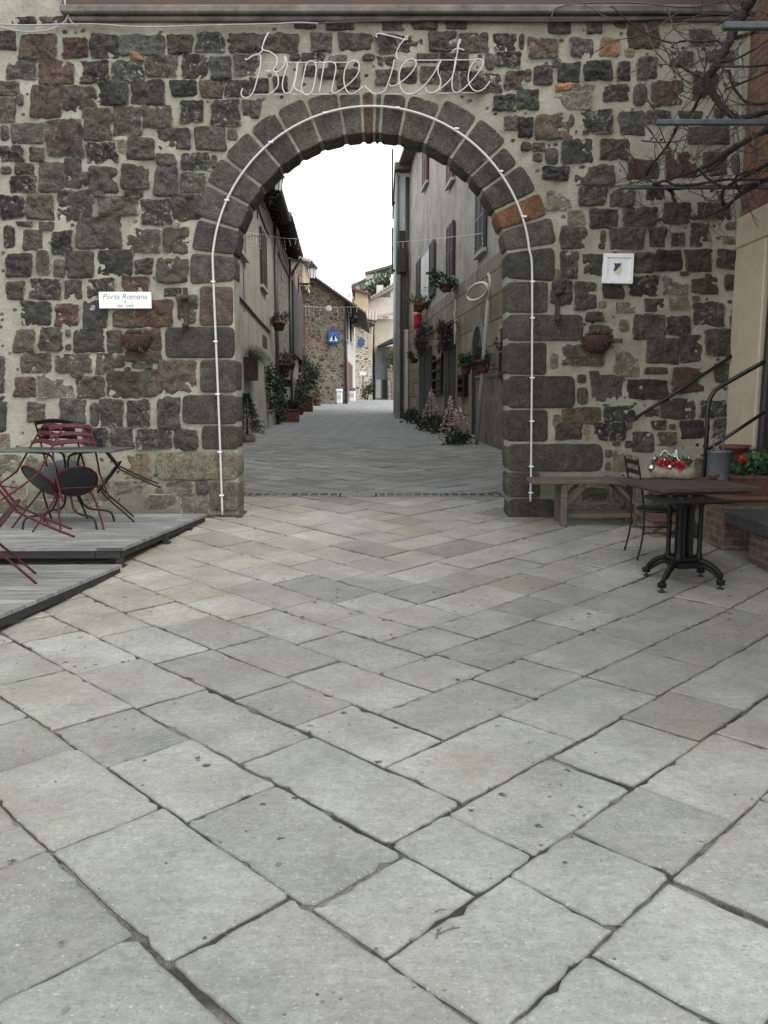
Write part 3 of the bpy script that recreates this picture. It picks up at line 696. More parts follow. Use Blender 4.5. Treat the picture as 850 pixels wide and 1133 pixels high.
# the same masonry beyond the left edge of the photo and above, laid in courses
z=gz(YW)+.05
while z<6.3:
    h=rs.uniform(.17,.30); x=-7.9
    while x<-4.15:
        w=rs.uniform(.16,.44); cc=rs.choice('dddkkbgr')
        poly=[Vector((x,z)),Vector((x+w,z)),Vector((x+w,z+h-.04)),Vector((x,z+h-.04))]
        if wp(2,443).x-.0>x+w: stone(mbs,poly,vary(STN[cc],rs),rs.uniform(.008,.02),None,rs,rough=1.2,n=24,lime=rs.choice((0,.1,.3)))
        x+=w+.05
    z+=h
# chips between the blocks
cnt=0
while cnt<150:
    px=rs.uniform(0,815); py=rs.uniform(32,560)
    if math.hypot(px-PCX,py-PCY)<212 and py<PCY: continue
    if 180<px<640 and py>=PCY: continue
    r=rs.uniform(1.6,3.4)
    if any(a-r-1<px<c+r+1 and b-r-1<py<d+r+1 for a,b,c,d in TRACED): continue
    cnt+=1; TRACED.append((px-r,py-r,px+r,py+r))
    cs=[wp(px-r*rs.uniform(.6,1.4),py+r),wp(px+r*rs.uniform(.6,1.4),py+r*rs.uniform(.4,1)),wp(px+r,py-r*rs.uniform(.5,1)),wp(px-r,py-r*.8)]
    stone(mbs,cs,vary(STN[rs.choice('ddkgnt')],rs),.006,None,rs,rough=1.,n=10,lime=.2)
part(mbs,'wall_block',M['stone'],wall).name='rubble_stonework'
# mortar body with the arch opening
def arch_pts(r,a0,a1,n=36): return [ap(r,a0+(a1-a0)*i/n) for i in range(n+1)]
XL,XR,ZT=-8.,4.3,7.2
base=gz(YW)-.15
jl=[wp(264.5,572),wp(258.5,300)]; jr=[wp(561,299),wp(563.5,574)]
IN=[Vector((jl[0].x,base)),jl[1]]+arch_pts(153.,178,2)+[jr[0],Vector((jr[1].x,base))]
outl=[Vector((XL,base))]+IN+[Vector((XR,base)),Vector((XR,ZT)),Vector((XL,ZT))]
mb=MB(); TH=.34
mb.prism([(p.x,YW,p.y) for p in outl],(0,TH,0)); part(mb,'mortar_body',M['mortar'],wall)
# voussoirs
JA=[185,174,163,152,142.4,131,121,111,100.5,93,88.5,86,77.8,66.8,54.6,43.2,35.5,25.2,16.9,7.7,-4]
mb=MB()
for i,(a1,a0) in enumerate(zip(JA,JA[1:])):
    am=(a0+a1)/2; thin=(a1-a0)<5
    ro={0:200,1:197,2:203,3:206,4:203,5:206,6:205,7:200,8:197,13:206,14:206,15:200,16:203,17:204,18:207,19:203}.get(i,198)
    ro+=rs.uniform(-2,2); ri=150.5
    ga=.55; k=3 if not thin else 1
    pts=[ap(ri,a0+ga+(a1-a0-2*ga)*t/k) for t in range(k+1)]+[ap(ro,a1-ga-(a1-a0-2*ga)*t/k) for t in range(k+1)]
    cc={17:(.155,.075,.035)}.get(i, (.085,.05,.035) if i==9 else vary((.066,.063,.056),rs,.28))
    if i==1: cc=(.055,.046,.045)
    stone(mb,pts,cc,.008,YW+TH-.01,rs,n=44,rough=.28,rnd_=.1,front=.012,lime=rs.choice((.05,.1,.22)))
part(mb,'arch_ring',M['stone'],wall)
# jamb blocks (photo pixels)
mb=MB(); mb2=MB()
for x0,y0,x1,y1,cc in [(221.5,317,258,360,'b'),(183,362,260,396,'d'),(222,398,262,434,'d'),(202,437,263,469,'d'),(224,471,263.5,497,'d'),(173,500,264.5,531,'n'),(232,533,264.5,565,'n'),(224,569,268.5,579,'d'),
    (567,274,611,310,'d'),(560.4,312,606,346,'d'),(560.4,348,645,377,'d'),(560.4,379.5,605,414.5,'d'),(560.4,416,636.5,451.5,'d'),(560.4,453.5,606,488.5,'d'),(560.4,491,667,521.5,'d'),(561,523,597,550,'d'),(562.5,552,613,577,'d')]:
    if (x0,y0)==(567,274): continue
    c=vary(STN[cc] if cc!='d' else (.058,.055,.048),rs,.22)
    stone(mb if x0<400 else mb2,[wp(x0,y1),wp(x1,y1),wp(x1,y0),wp(x0,y0)],c,.010,YW+TH-.01,rs,n=44,rough=.35,rnd_=.1,front=.014 if y0<560 else .03,lime=.12)
part(mb,'jamb_stonework',M['stone'],wall); part(mb2,'jamb_stonework',M['stone'],wall)
# cornice and painted band on top
p0=wp(74,25); p1=wp(74,10); x1=XR-.1
mb=MB(); mb.box((p0.x,YW-.05,p0.y),(x1,YW+.1,p0.y+.05),bev=.012); mb.box((p0.x-.03,YW-.11,p0.y+.052),(x1,YW+.1,p1.y),bev=.015); part(mb,'cornice',M['cornice'],wall)
mb=MB(); mb.box((p0.x-.02,YW-.06,p1.y+.003),(x1,YW+.1,p1.y+.42),bev=.01); part(mb,'painted_band',M['redband'],wall)
# ================================================================== THINGS ON THE GATE WALL
YF=YW-.045
def w3(px,py,off=.045): p=onY(px,py,YW-off); return p
# rope light following the arch
pts=[(246.2,570),(244.5,520),(242,450),(239.5,390),(237,330),(235.5,290)]
pts+=[(411-176*math.cos(R(a)),296-178.5*math.sin(R(a))) for a in range(6,175,6)]
pts+=[(588.5,290),(589,330),(588.8,400),(588.2,470),(587.6,530),(587,555)]
rl=thing('rope_light','white plastic rope light tube tracing the whole arch opening','rope light',w3(246.2,570))
mb=MB(); mb.tube(catmull([w3(*p,.055) for p in pts],5),.0125,10); part(mb,'light_tube',M['rope'],rl)
rr=random.Random(5)
for i,t in enumerate([(245.5,548),(243.7,500),(241.3,436),(239,378),(236.3,312),(251.5,222),(300,158),(360,125.5),(440,120),(505,143),(554,190),(580,240),(589,312),(589,352),(588.7,418),(588.3,466),(587.8,516),(587.2,545)]):
    mb=MB(); p=w3(*t,.04); mb.box((p.x-.024,p.y-.034,p.z-.008),(p.x+.024,p.y+.01,p.z+.008),bev=.003); part(mb,'cable_clip',M['white'],rl)
# BUONE FESTE in bent white tube
sg=thing('festive_tube_sign','white bent tube lettering reading Buone Feste over the arch','letter sign',w3(405,104,.06))
def zA(x,y): return (255+x/5.484, 40+y/5.484)
def zB(x,y): return (395+x/5.3125, 30+y/5.3125)
strokes=[
 [zA(*p) for p in [(90,135),(100,143),(130,122),(175,105),(195,85),(192,70),(215,10),(235,-22),(222,-8),(205,30),(195,80),(240,95),(278,125),(282,165),(262,205),(275,222),(290,255),(288,300),(262,335),(240,352)]],
 [zA(*p) for p in [(175,112),(185,130),(180,190),(160,270),(140,335),(110,372),(75,368),(65,345),(75,318)]],
 [zA(*p) for p in [(262,208),(285,218),(315,195),(332,160),(330,120),(345,175),(325,240),(315,300),(328,342),(350,348),(372,330),(395,240),(408,160),(400,240),(388,300),(400,325),(420,335),(432,345)]],
 [zA(*p) for p in [(520,200),(515,165),(490,150),(462,170),(445,240),(432,310),(445,350),(475,355),(498,330),(512,270),(522,200)]],
 [zA(*p) for p in [(568,170),(560,220),(548,290),(540,340)]],
 [zA(*p) for p in [(540,152),(570,165),(600,155),(632,165),(640,200),(625,280),(615,330),(630,348),(665,330),(720,290),(770,235),(782,180),(765,152),(730,155),(700,190),(688,260),(700,320),(725,350),(755,345),(785,322),(805,305)]],
 [zB(*p) for p in [(120,60),(112,48),(130,38),(180,48),(240,62),(285,75),(298,65),(290,52),(280,70),(250,110),(232,150),(238,185),(255,190)]],
 [zB(*p) for p in [(218,195),(210,240),(190,310),(165,370),(130,390),(95,388),(60,360),(45,345)]],
 [zB(*p) for p in [(190,335),(205,348),(250,330),(310,280),(345,230),(345,200),(320,188),(285,205),(255,250),(248,310),(265,370),(300,395),(345,385),(395,345),(450,275),(492,200),(478,235),(478,270),(492,310),(490,345),(465,378),(430,388),(405,370),(405,352)]],
 [zB(*p) for p in [(455,385),(500,355),(555,300),(575,240),(585,180),(592,140),(600,100),(610,80),(602,74),(596,95),(595,120),(615,130),(632,135)]],
 [zB(*p) for p in [(580,180),(572,240),(560,310),(562,365),(585,385),(625,365),(680,310),(725,250),(742,210),(720,188),(690,200),(662,250),(655,310),(675,360),(710,378),(750,360),(782,318)]],
 [zB(*p) for p in [(560,140),(590,125),(600,128)]],
]
for i,s in enumerate(strokes):
    mb=MB(); mb.tube(catmull([w3(*p,.075) for p in s],5),.0068,8); part(mb,'tube_stroke',M['rope'],sg)
for a,b in [(zA(180,160),zA(735,160)),(zA(130,354),zA(775,352)),(zB(215,196),zB(730,193)),(zB(150,394),zB(700,386))]:
    mb=MB(); mb.tube([w3(*a,.06),w3(*b,.06)],.006,8); part(mb,'support_rail',M['rope'],sg)
mb=MB(); mb.tube([w3(*zA(205,214),.06),w3(*zA(245,214),.06)],.008,8); part(mb,'support_rail',M['rope'],sg)
# cables along the top
mb=MB(); mb.tube(catmull([w3(x,y,.06) for x,y in [(-40,24),(0,27),(30,28),(68,27),(110,27),(160,30),(230,28),(300,26.5),(330,25),(352,26)]],5),.009,8)
mb.tube(catmull([w3(x,y,.055) for x,y in [(-30,22),(0,30),(25,35),(50,34),(66,28),(75,18),(72,0),(70,-30)]],5),.008,8)
mb.tube(catmull([w3(x,y,.058) for x,y in [(68,-20),(72,5),(76,18),(80,25),(86,29)]],5),.007,8)
solo(mb,'power_cable',M['cable'],'pale grey cable sagging along the top left of the gate','cable')
mb=MB(); mb.tube(catmull([w3(x,y,.06) for x,y in [(352,26),(420,23),(500,22),(600,23.5),(700,22),(760,19),(800,15)]],5),.009,8)
mb.tube(catmull([w3(x,y,.13) for x,y in [(610,22),(615,10),(640,4),(700,3),(760,8),(800,2)]],5),.007,8)
solo(mb,'power_cable',M['cabledark'],'dark cable running along the top right under the cornice','cable')
# plaque
pl=thing('street_plaque','white rectangular ceramic plaque with grey script above the left wall pot','plaque',w3(138.5,341,.04))
a=w3(110,341.5,.05); b=w3(167,323,.05)
mb=MB(); mb.box((a.x,YW-.055,a.z),(b.x,YW-.02,b.z),bev=.006); part(mb,'plaque_board',M['white'],pl)
def text(s,size,loc,mat,par,name='lettering',shear=.25,rot=(R(90),0,0),ext=.001):
    cu=bpy.data.curves.new('t','FONT'); cu.body=s; cu.size=size; cu.align_x='CENTER'; cu.shear=shear; cu.extrude=ext; cu.resolution_u=3
    o=bpy.data.objects.new('t',cu); C.objects.link(o); dg=bpy.context.evaluated_depsgraph_get(); dg.update()
    me=bpy.data.meshes.new_from_object(o.evaluated_get(dg)); bpy.data.objects.remove(o)
    me.materials.clear(); me.materials.append(mat)
    n=bpy.data.objects.new(name,me); C.objects.link(n); n.parent=par
    off=Vector(loc)-Vector(par.location); n.location=off; n.rotation_euler=rot
    return n
zc=(a.z+b.z)/2; xc=(a.x+b.x)/2
text('Porta Romana',.085,(xc,YW-.0565,zc+.012),M['greytext'],pl)
text('e',.05,(xc,YW-.0565,zc-.025),M['greytext'],pl)
text('del  sole',.055,(xc,YW-.0565,zc-.072),M['greytext'],pl)
# framed crest tile
cr=thing('crest_tile','white framed tile with a small blue and yellow shield beside the vine','tile',w3(683,313,.04))
def quadbox(pts,y0,y1,mat,name,par,col=(1,1,1,0)):
    mb=MB(); P=[onY(*p,YW) for p in pts]; mb.prism([(p.x,YW-y0,p.z) for p in P],(0,y0-y1,0),col); return part(mb,name,mat,par)
O=lambda x,y:(650+x/12.14,270+y/12.14)
quadbox([O(205,135),O(608,140),O(585,545),O(180,535)],.05,.015,M['white'],'backing_tile',cr)
fr=MB()
def fbar(p):
    P=[onY(*O(*q),YW) for q in p]; fr.prism([(q.x,YW-.066,q.z) for q in P],(0,.018,0))
fbar([(212,138),(605,142),(570,195),(250,190)]); fbar([(205,145),(248,192),(235,480),(186,530)]); fbar([(604,146),(584,540),(548,490),(568,198)]); fbar([(188,534),(237,484),(546,494),(582,543)])
part(fr,'frame',M['white'],cr)
quadbox([O(340,268),(650+375/12.14,270+272/12.14),O(442,268),O(430,295),O(385,345),O(345,378),O(333,365),O(352,310)],.058,.049,M['navy'],'shield_field',cr)
quadbox([O(430,296),O(443,345),O(435,385),O(400,415),O(365,408),O(345,380),O(386,346)],.058,.049,M['cream_glaze'],'shield_field',cr)
# iron flagpole holders
for (px,py0,py1),lb in (((206.5,318,368),'rusty iron holder bracket on the wall left of the arch'),((616.5,312,361),'rusty iron holder bracket on the wall right of the arch')):
    t=thing('iron_bracket',lb,'bracket',w3(px,py1,.04),(0,0,0),'iron brackets beside the arch')
    a=w3(px,py1); b=w3(px,py0); 
    mb=MB(); mb.box((a.x-.026,YW-.05,a.z+.06),(a.x+.026,YW-.03,b.z),bev=.006); part(mb,'back_plate',M['rusty'],t)
    mb=MB(); mb.lathe([(.042,0),(.042,.05),(.034,.05),(.034,.005)],(a.x,YW-.085,b.z-.14),14); mb.lathe([(.0,0),(.03,0),(.036,.04),(.028,.05)],(a.x,YW-.085,a.z+.05),12); part(mb,'pole_ring',M['rusty'],t)
    mb=MB(); mb.tube([(a.x,YW-.05,a.z+.10),(a.x,YW-.085,a.z+.05),(a.x,YW-.075,a.z)],.014,8); part(mb,'hook',M['rusty'],t)
# terracotta half pots hung on the wall
for (px,py),lb in (((153,380),'empty rusty brown half pot hung below the white plaque'),((659,381),'empty rusty brown half pot hung below the crest tile')):
    t=thing('wall_pot',lb,'wall pot',w3(px,py+10,.0),(0,0,0),'half pots on the gate wall')
    p=w3(px,py+10,.0)
    mb=MB(); pr=[(.03,.0),(.10,.015),(.145,.06),(.165,.12),(.168,.16),(.175,.18),(.158,.185),(.145,.16),(.12,.10),(.03,.05)]
    mb.lathe(pr,(p.x,YW-.035,p.z),20,a0=math.pi,a1=2*math.pi); part(mb,'bowl',M['terra_dark'],t)
    mb=MB(); rr=random.Random(int(px))
    for i in range(520):
        an=rr.uniform(math.pi,2*math.pi); r=rr.uniform(0,.165); g=rr.uniform(.5,1.5); c=rr.choice(((.05,.030,.02),(.075,.042,.026),(.04,.034,.022)))
        zq=p.z+(.17 if r<.14 else rr.uniform(.03,.18)); q=Vector((p.x+r*math.cos(an),YW-.04+r*math.sin(an),zq))
        mb.leaf(q,rr.uniform(.03,.085),.012,(c[0]*g,c[1]*g,c[2]*g,0),(math.cos(an)*.5+rr.gauss(0,.5),-.5+rr.gauss(0,.4),rr.gauss(.15,.7) if r<.14 else rr.gauss(-.5,.5)),rr)
    part(mb,'dry_stems',M['leaf'],t)
# ================================================================== LEFT TERRACE DECKS
ZD,ZD2=.25,.13
cA=onZ(136,606,ZD); cB=onZ(222,573,ZD-.02); lo=onZ(136,624,ZD2); lo2=onZ(0,681,ZD2)
dk=thing('terrace_deck','raised grey board platform against the gate wall with tables on it','deck',(-3.6,cA.y,gz(cA.y)))
poly=[(-7,cA.y-.05),(cA.x,cA.y),(cB.x+.03,8.86),(-7,8.86)]
mb=MB(); mb.prism([(x,y,ZD) for x,y in poly],(0,0,-.028)); part(mb,'deck_boards',M['deck'],dk)
mb=MB(); ins=.02
def edge(p,q,z0,z1,t=.03):
    mb.beam((p[0],p[1],(z0+z1)/2),(q[0],q[1],(z0+z1)/2),t,z1-z0)
e0=(-7,cA.y-.02); e1=(cA.x-.03,cA.y+.03); e2=(cB.x-.0,8.84)
edge(e0,e1,ZD-.095,ZD-.03); edge(e1,e2,ZD-.085,ZD-.03); edge((-7,8.83),e2,ZD-.08,ZD-.03)
for k in range(6): edge((-6.5+k*.8,cA.y),(-6.5+k*.8,8.8),ZD-.08,ZD-.03,.04)
part(mb,'deck_frame',M['rubber'],dk)
for x,y in [(e1[0]-.02,e1[1]+.03),(-3.4,cA.y+.05),(-5,cA.y+.05),(cA.x+.10,7.75),(cA.x+.16,8.4),(-3.4,8.5),(-4.8,8.5)]:
    mb=MB(); mb.box((x-.028,y-.028,gz(y)-.005),(x+.028,y+.028,ZD-.03)); mb.box((x-.05,y-.05,gz(y)-.005),(x+.05,y+.05,gz(y)+.008)); part(mb,'leg',M['rubber'],dk)
d2=thing('terrace_deck','lower grey board platform at the left edge in front of the raised one','deck',(-3.6,lo2.y,gz(5)))
sl=(lo2.x-lo.x)/(lo2.y-lo.y); yN=3.6; xN=lo2.x+sl*(yN-lo2.y)-.02
poly=[(-7,yN),(xN,yN),(lo.x,lo.y-.02),(-7,lo.y-.10)]
mb=MB(); mb.prism([(x,y,ZD2) for x,y in poly],(0,0,-.026)); part(mb,'deck_boards',M['deck'],d2)
mb=MB(); edge((-7,yN+.02),(xN-.02,yN+.02),ZD2-.085,ZD2-.028); edge((xN-.02,yN+.02),(lo.x-.02,lo.y-.05),ZD2-.085,ZD2-.028)
for k in range(6): edge((-6.5+k*.75,yN+.04),(-6.5+k*.75,lo.y-.15),ZD2-.07,ZD2-.028,.04)
part(mb,'deck_frame',M['rubber'],d2)
for y in (4.2,5.0,5.9):
    x=lo2.x+sl*(y-lo2.y)-.06
    mb=MB(); mb.box((x-.025,y-.025,gz(y)-.005),(x+.025,y+.025,ZD2-.028)); mb.box((x-.05,y-.04,gz(y)-.005),(x+.05,y+.04,gz(y)+.008)); part(mb,'leg',M['rubber'],d2)
# ------------------------------------------------------------------ tipped bistro chairs
def bistro_chair(label,mat,seatmat,loc,tip,rz,group):
    t=thing('bistro_chair',label,'chair',loc,(R(-tip),0,rz),group)
    o=-.20
    def L(n,mb,m): mb.build(n,m,t)
    for s in (-1,1):
        mb=MB(); mb.tube(catmull([(s*.19,-.30+o,.945),(s*.195,-.25+o,.74),(s*.20,-.17+o,.47),(s*.20,-.165+o,.40),(s*.205,-.21+o,.15),(s*.205,-.245+o,0)],5),.0095,8); L('leg',mb,mat)
    for s in (-1,1):
        mb=MB(); mb.tube(catmull([(s*.14,.13+o,.455),(s*.17,.155+o,.36),(s*.19,.18+o,.15),(s*.195,.2+o,0)],5),.0095,8); L('leg',mb,mat)
    for k,(y,z) in enumerate([(-.295,.925),(-.272,.835),(-.25,.75)]):
        mb=MB(); n=9; P=[]
        for i in range(n):
            x=-.20+.40*i/(n-1); bow=-.035*(1-(x/.2)**2); P.append((x,y+o+bow-.004,z))
        vs=[];fs=[]
        for (x,yy,zz) in P: vs+=[(x,yy,zz-.022),(x,yy-.008,zz+.022),(x,yy+.005,zz+.022),(x,yy+.013,zz-.022)]
        for i in range(n-1):
            for j in range(4): fs.append((i*4+j,i*4+(j+1)%4,i*4+4+(j+1)%4,i*4+4+j))
        fs+=[(0,1,2,3),tuple(range((n-1)*4+3,(n-1)*4-1,-1))]
        mb.add(vs,fs); L('back_slat',mb,mat)
    mb=MB(); mb.lathe([(0,-.012),(.17,-.012),(.196,-.004),(.196,.006),(.185,.014),(0,.016)],(0,-.02+o,.465),28,sx=1.0,sy=1.02); L('seat',mb,seatmat)
    mb=MB(); mb.tube([(.197*math.cos(R(a)),-.02+o+.2*math.sin(R(a)),.462) for a in range(0,360,12)],.009,8,closed=True); L('seat_rim',mb,mat)
    mb=MB(); mb.tube([(-.2,-.2+o,.2),(.2,-.2+o,.2)],.006,8); L('stretcher',mb,mat)
    return t
G='bistro chairs tipped against the tables'
def face(deg): return R(deg-90)   # heading in degrees, 90 = away from the camera
def mf(*p,z=ZD):
    q=[onZ(*k,z) for k in p]; m=sum(q,Vector((0,0,0)))/len(q); m.z=z; return m
bistro_chair('dark red bistro chair tipped with its three slats clear above the table front',M['red_paint'],M['seat_black'],mf((115,587),(68,589)),50,face(120),G)
bistro_chair('dark red bistro chair tipped at the table corner, half behind the frontmost red ones',M['red_paint'],M['seat_black'],(-3.52,7.72,ZD),49,face(52),G)
bistro_chair('black bistro chair tipped against the right end of the table, legs in the air',M['black_paint'],M['seat_black'],mf((139,573),(158,576)),52,face(198),G)
bistro_chair('black bistro chair behind the table, seat tilted up towards the viewer',M['black_paint'],M['zinc'],(-3.36,8.50,ZD),42,face(268),G)  # bluish reflection painted in as the colour of its seat
bistro_chair('dark red bistro chair cut off by the left edge on the lower deck',M['red_paint'],M['seat_black'],mf((50,648),(31,633),z=ZD2),50,face(204),G)
def bistro_table(label,x,y,z,hx,hy,ht,rz=0):
    t=thing('bistro_table',label,'table',(x,y,z),(0,0,rz),'metal bistro tables on the decks')
    mb=MB(); mb.box((-hx,-hy,ht-.022),(hx,hy,ht),bev=.006); mb.build('tabletop',simple('table_green_grey',(.075,.085,.082),.45,.25,8,.1) if 'table_green_grey' not in bpy.data.materials else bpy.data.materials['table_green_grey'],t)
    for s in (-1,1):
        for e in (-1,1):
            mb=MB(); mb.tube(catmull([(s*hx*.55,e*hy*.5,ht-.024),(s*hx*.22,e*hy*.5,ht-.045),(s*hx*.12,e*hy*.45,ht-.12),(s*hx*.10,e*hy*.3,.40),(s*hx*.2,e*hy*.5,.17),(s*hx*.55,e*hy*.8,.11),(s*hx*.62,e*hy*.85,0)],6),.011,8); mb.build('leg',M['black_paint'],t)
    mb=MB(); mb.tube([(-hx*.12,0,.38),(hx*.12,0,.38)],.009,8); mb.tube([(0,-hy*.4,.42),(0,hy*.4,.42)],.009,8); mb.build('crossbar',M['black_paint'],t)
    return t
bistro_table('grey green metal table on the raised deck with chairs tipped around it',-3.17,8.02,ZD,.585,.30,.775)
bistro_table('grey green metal table cut off by the left edge of the photo',-3.62,6.25,ZD2,.50,.30,.775)
# ================================================================== RIGHT: bench, chair, cast iron table
bn=thing('wooden_bench','weathered grey plank bench standing against the right of the gate','bench',(2.25,8.72,gz(8.7)))
g0=gz(8.7)
bL=onY(588,530,8.55).x; bR=2.76; zt=.66
mb=MB(); mb.box((bL,8.50,zt-.045),(bR,8.69,zt),bev=.008); mb.box((bL+.01,8.70,zt-.047),(bR-.02,8.93,zt-.002),bev=.008); part(mb,'seat',M['benchwood'],bn)
for x in (1.93,2.72):
    for y in (8.56,8.86):
        mb=MB(); mb.box((x-.032,y-.03,gz(y)-.005),(x+.032,y+.03,zt-.046),bev=.005); part(mb,'leg',M['benchwood'],bn)
for y in (8.57,8.86):
    for a,b in ((1.96,2.16),(2.69,2.49)):
        mb=MB(); mb.beam((a,y,g0+.24),(b,y,zt-.06),.022,.035); part(mb,'brace',M['benchwood'],bn)
for y in (8.60,8.83):
    mb=MB(); mb.beam((1.96,y,g0+.11),(2.70,y,g0+.11),.03,.045); part(mb,'stretcher',M['benchwood'],bn)
# cast iron pedestal table
feet=[onG(732,655),onG(797,652),onG(775,638),onG(715,637)]
cen=sum(feet,Vector((0,0,0)))/4; cen.z=gz(cen.y)
tb=thing('pedestal_table','square brown plank table on a black cast iron pedestal','table',cen)
ang=math.atan2(feet[1].y-feet[0].y,feet[1].x-feet[0].x)
zt=.80
k0=onZ(734,541,zt); k1=onZ(834,536,zt); ux=Vector((math.cos(R(8)),math.sin(R(8)),0)); uy=Vector((-ux.y,ux.x,0))
tc=k0+ux*.40+uy*.40; tc=Vector((tc.x,tc.y,0))
W=.86
Mt=Matrix(((ux.x,uy.x,0,k0.x),(ux.y,uy.y,0,k0.y),(0,0,1,0),(0,0,0,1)))
WD=.88
mb=MB()
nb=6
for i in range(nb): mb.box((0,WD*i/nb+.0015,zt-.032),(W,WD*(i+1)/nb-.0015,zt+(.0015 if i%2 else 0)),bev=.003,M=Mt)
part(mb,'tabletop',M['wood'],tb)
mb=MB(); mb.box((.07,.07,zt-.062),(W-.07,WD-.07,zt-.034),bev=.003,M=Mt); part(mb,'under_board',M['wood'],tb)
q0=cen.copy(); base=gz(cen.y)
mb=MB(); 
for dx,dy in ((-.085,-.085),(.085,-.085),(.085,.085),(-.085,.085)):
    v=Vector((dx*math.cos(ang)-dy*math.sin(ang),dx*math.sin(ang)+dy*math.cos(ang)))
    mb.lathe([(.022,.20),(.03,.215),(.022,.235),(.019,.27),(.017,.62),(.024,.645),(.02,.66),(.03,.70)],(q0.x+v.x,q0.y+v.y,base),12)
    w=v*.42
    mb.beam((q0.x+w.x,q0.y+w.y,base+.2),(q0.x+w.x,q0.y+w.y,base+.68),.035,.035)
part(mb,'column',M['iron'],tb)
mb=MB(); Mr=Matrix.Translation(q0)@Matrix.Rotation(ang,4,'Z')
mb.box((-.115,-.115,.19),(.115,.115,.225),bev=.012,M=Mr); mb.box((-.10,-.10,.135),(.10,.10,.19),bev=.012,M=Mr); part(mb,'hub',M['iron'],tb)
mb=MB(); mb.box((-.25,-.25,zt-.062-base-.022),(.25,.25,zt-.063-base),bev=.006,M=Mr); mb.box((-.11,-.11,.66),(.11,.11,zt-.085-base),bev=.01,M=Mr); part(mb,'top_plate',M['iron'],tb)
for i,fp in enumerate(feet):
    d=Vector((fp.x-q0.x,fp.y-q0.y,0)); L=d.length; d/=L; fz=gz(fp.y)
    def at(r,z): return (q0.x+d.x*r,q0.y+d.y*r,base+z)
    mb=MB(); mb.tube(catmull([at(.06,.185),at(.14,.195),at(.22,.165),at(.29,.105),at(L-.015,.065)],6),[.026-.008*i/24 for i in range(25)],10); 
    mb.tube(catmull([at(.08,.155),at(.15,.155),at(.215,.125),at(.275,.08)],5),.012,8)
    lg=part(mb,'leg',M['iron'],tb)
    mb=MB(); mb.lathe([(.016,.075),(.034,.068),(.036,.058),(.028,.052),(.036,.044),(.03,.034),(.01,.03)],(fp.x,fp.y,fz),14); part(mb,'foot_collar',M['iron'],lg)
    mb=MB(); mb.lathe([(.007,.032),(.007,.012),(.024,.010),(.026,0),(0,0)],(fp.x,fp.y,fz),14); part(mb,'glide',M['rusty'],lg)
# the black chair behind the table
ch=thing('slat_back_chair','black metal chair with slatted back and round seat behind the pedestal table','chair',(2.45,7.2,gz(7.2)))
hb=MB
zb=gz(7.1)
fl=onG(703,619); fr_=onG(712,627); 
A=fl; Bp=Vector((A.x+.07,A.y+.33,gz(A.y+.33)))            # two left feet (front, rear) ; chair faces +x towards the table
sc=Vector((2.50,7.25,0)); zs=onZ(700,560,.5).z-.0
seat_z=zb+.43
import itertools
def P(dx,dy,z): return (sc.x+dx,sc.y+dy,zb+z)
BK=-.20  # backrest on the far left, chair turned to the right
for s in (-1,1):
    mb=MB(); mb.tube(catmull([P(-.255+s*.0,s*.19+.06,.90),P(-.215,s*.19+.05,.68),P(-.185,s*.185+.03,.43),P(-.20,s*.19,.2),P(-.245,s*.20-.01,0)],5),.009,8); part(mb,'leg',M['black_paint'],ch)
    mb=MB(); mb.tube(catmull([P(.13,s*.15,.42),P(.15,s*.165,.2),P(.17,s*.18,0)],5),.009,8); part(mb,'leg',M['black_paint'],ch)
for z,xo in ((.86,-.248),(.775,-.236),(.69,-.22)):
    mb=MB(); mb.beam(P(xo,-.14,z),P(xo,.25,z),.010,.038,up=(0.1,0,1)); part(mb,'back_slat',M['black_paint'],ch)
mb=MB(); mb.lathe([(0,-.014),(.17,-.014),(.2,-.004),(.2,.012),(.17,.02),(0,.022)],P(0,0,.43),28); part(mb,'seat',M['seat_black'],ch)
mb=MB(); mb.tube([P(.14,-.155,.24),P(-.195,-.185,.24)],.006,8); mb.tube([P(.14,.155,.24),P(-.195,.185,.24)],.006,8); part(mb,'stretcher',M['black_paint'],ch)
# log centrepiece, bowl
lc=onZ(741,530,zt); lc=Vector((lc.x+.02,lc.y-.0,zt))
lg=thing('log_centrepiece','split log decorated with red flowers, silver baubles and pale green ribbon','centrepiece',lc)
e0=onZ(725,529,zt); e1=onZ(766,531,zt); dd=Vector((e1.x-e0.x,-.10,0)).normalized()
rl_=.062; c0=lc-dd*.17+Vector((0,0,rl_)); c1=lc+dd*.17+Vector((0,0,rl_))
mb=MB(); n=16; pts=[c0.lerp(c1,i/8) for i in range(9)]; mb.tube(pts,[rl_*(1+.05*math.sin(i*2.1)) for i in range(9)],18); part(mb,'log',M['log'],lg)
mb=MB(); mb.tube([c1,c1+dd*.003],rl_*.93,18,smooth=False); part(mb,'cut_end',M['logend'],lg)
rr=random.Random(9)
def pt(t,h,s=0): 
    sd=Vector((-dd.y,dd.x,0)); return c0.lerp(c1,t)+sd*s+Vector((0,0,h))
mb=MB()
for i in range(230):
    p=pt(rr.uniform(.08,.95),rl_*.8+rr.uniform(0,.07),rr.uniform(-.06,.05)); g=rr.uniform(.6,1.3)
    mb.leaf(p,rr.uniform(.03,.07),.018,(.03*g,.06*g,.03*g,0),(rr.gauss(0,1),rr.gauss(0,1),rr.uniform(-.2,1.3)),rr)
part(mb,'evergreen_sprigs',M['leaf'],lg)
for t,h,s in ((.22,.09,-.05),(.42,.085,-.055),(.62,.075,-.06),(.72,.06,-.07),(.35,.07,-.06)):
    mb=MB()
    for i in range(26): mb.leaf(pt(t,h,s)+Vector((rr.gauss(0,.006),rr.gauss(0,.006),rr.gauss(0,.006))),.042,.026,(.42,.012,.02,0),None,rr)
    part(mb,'red_flower',M['leaf'],lg)
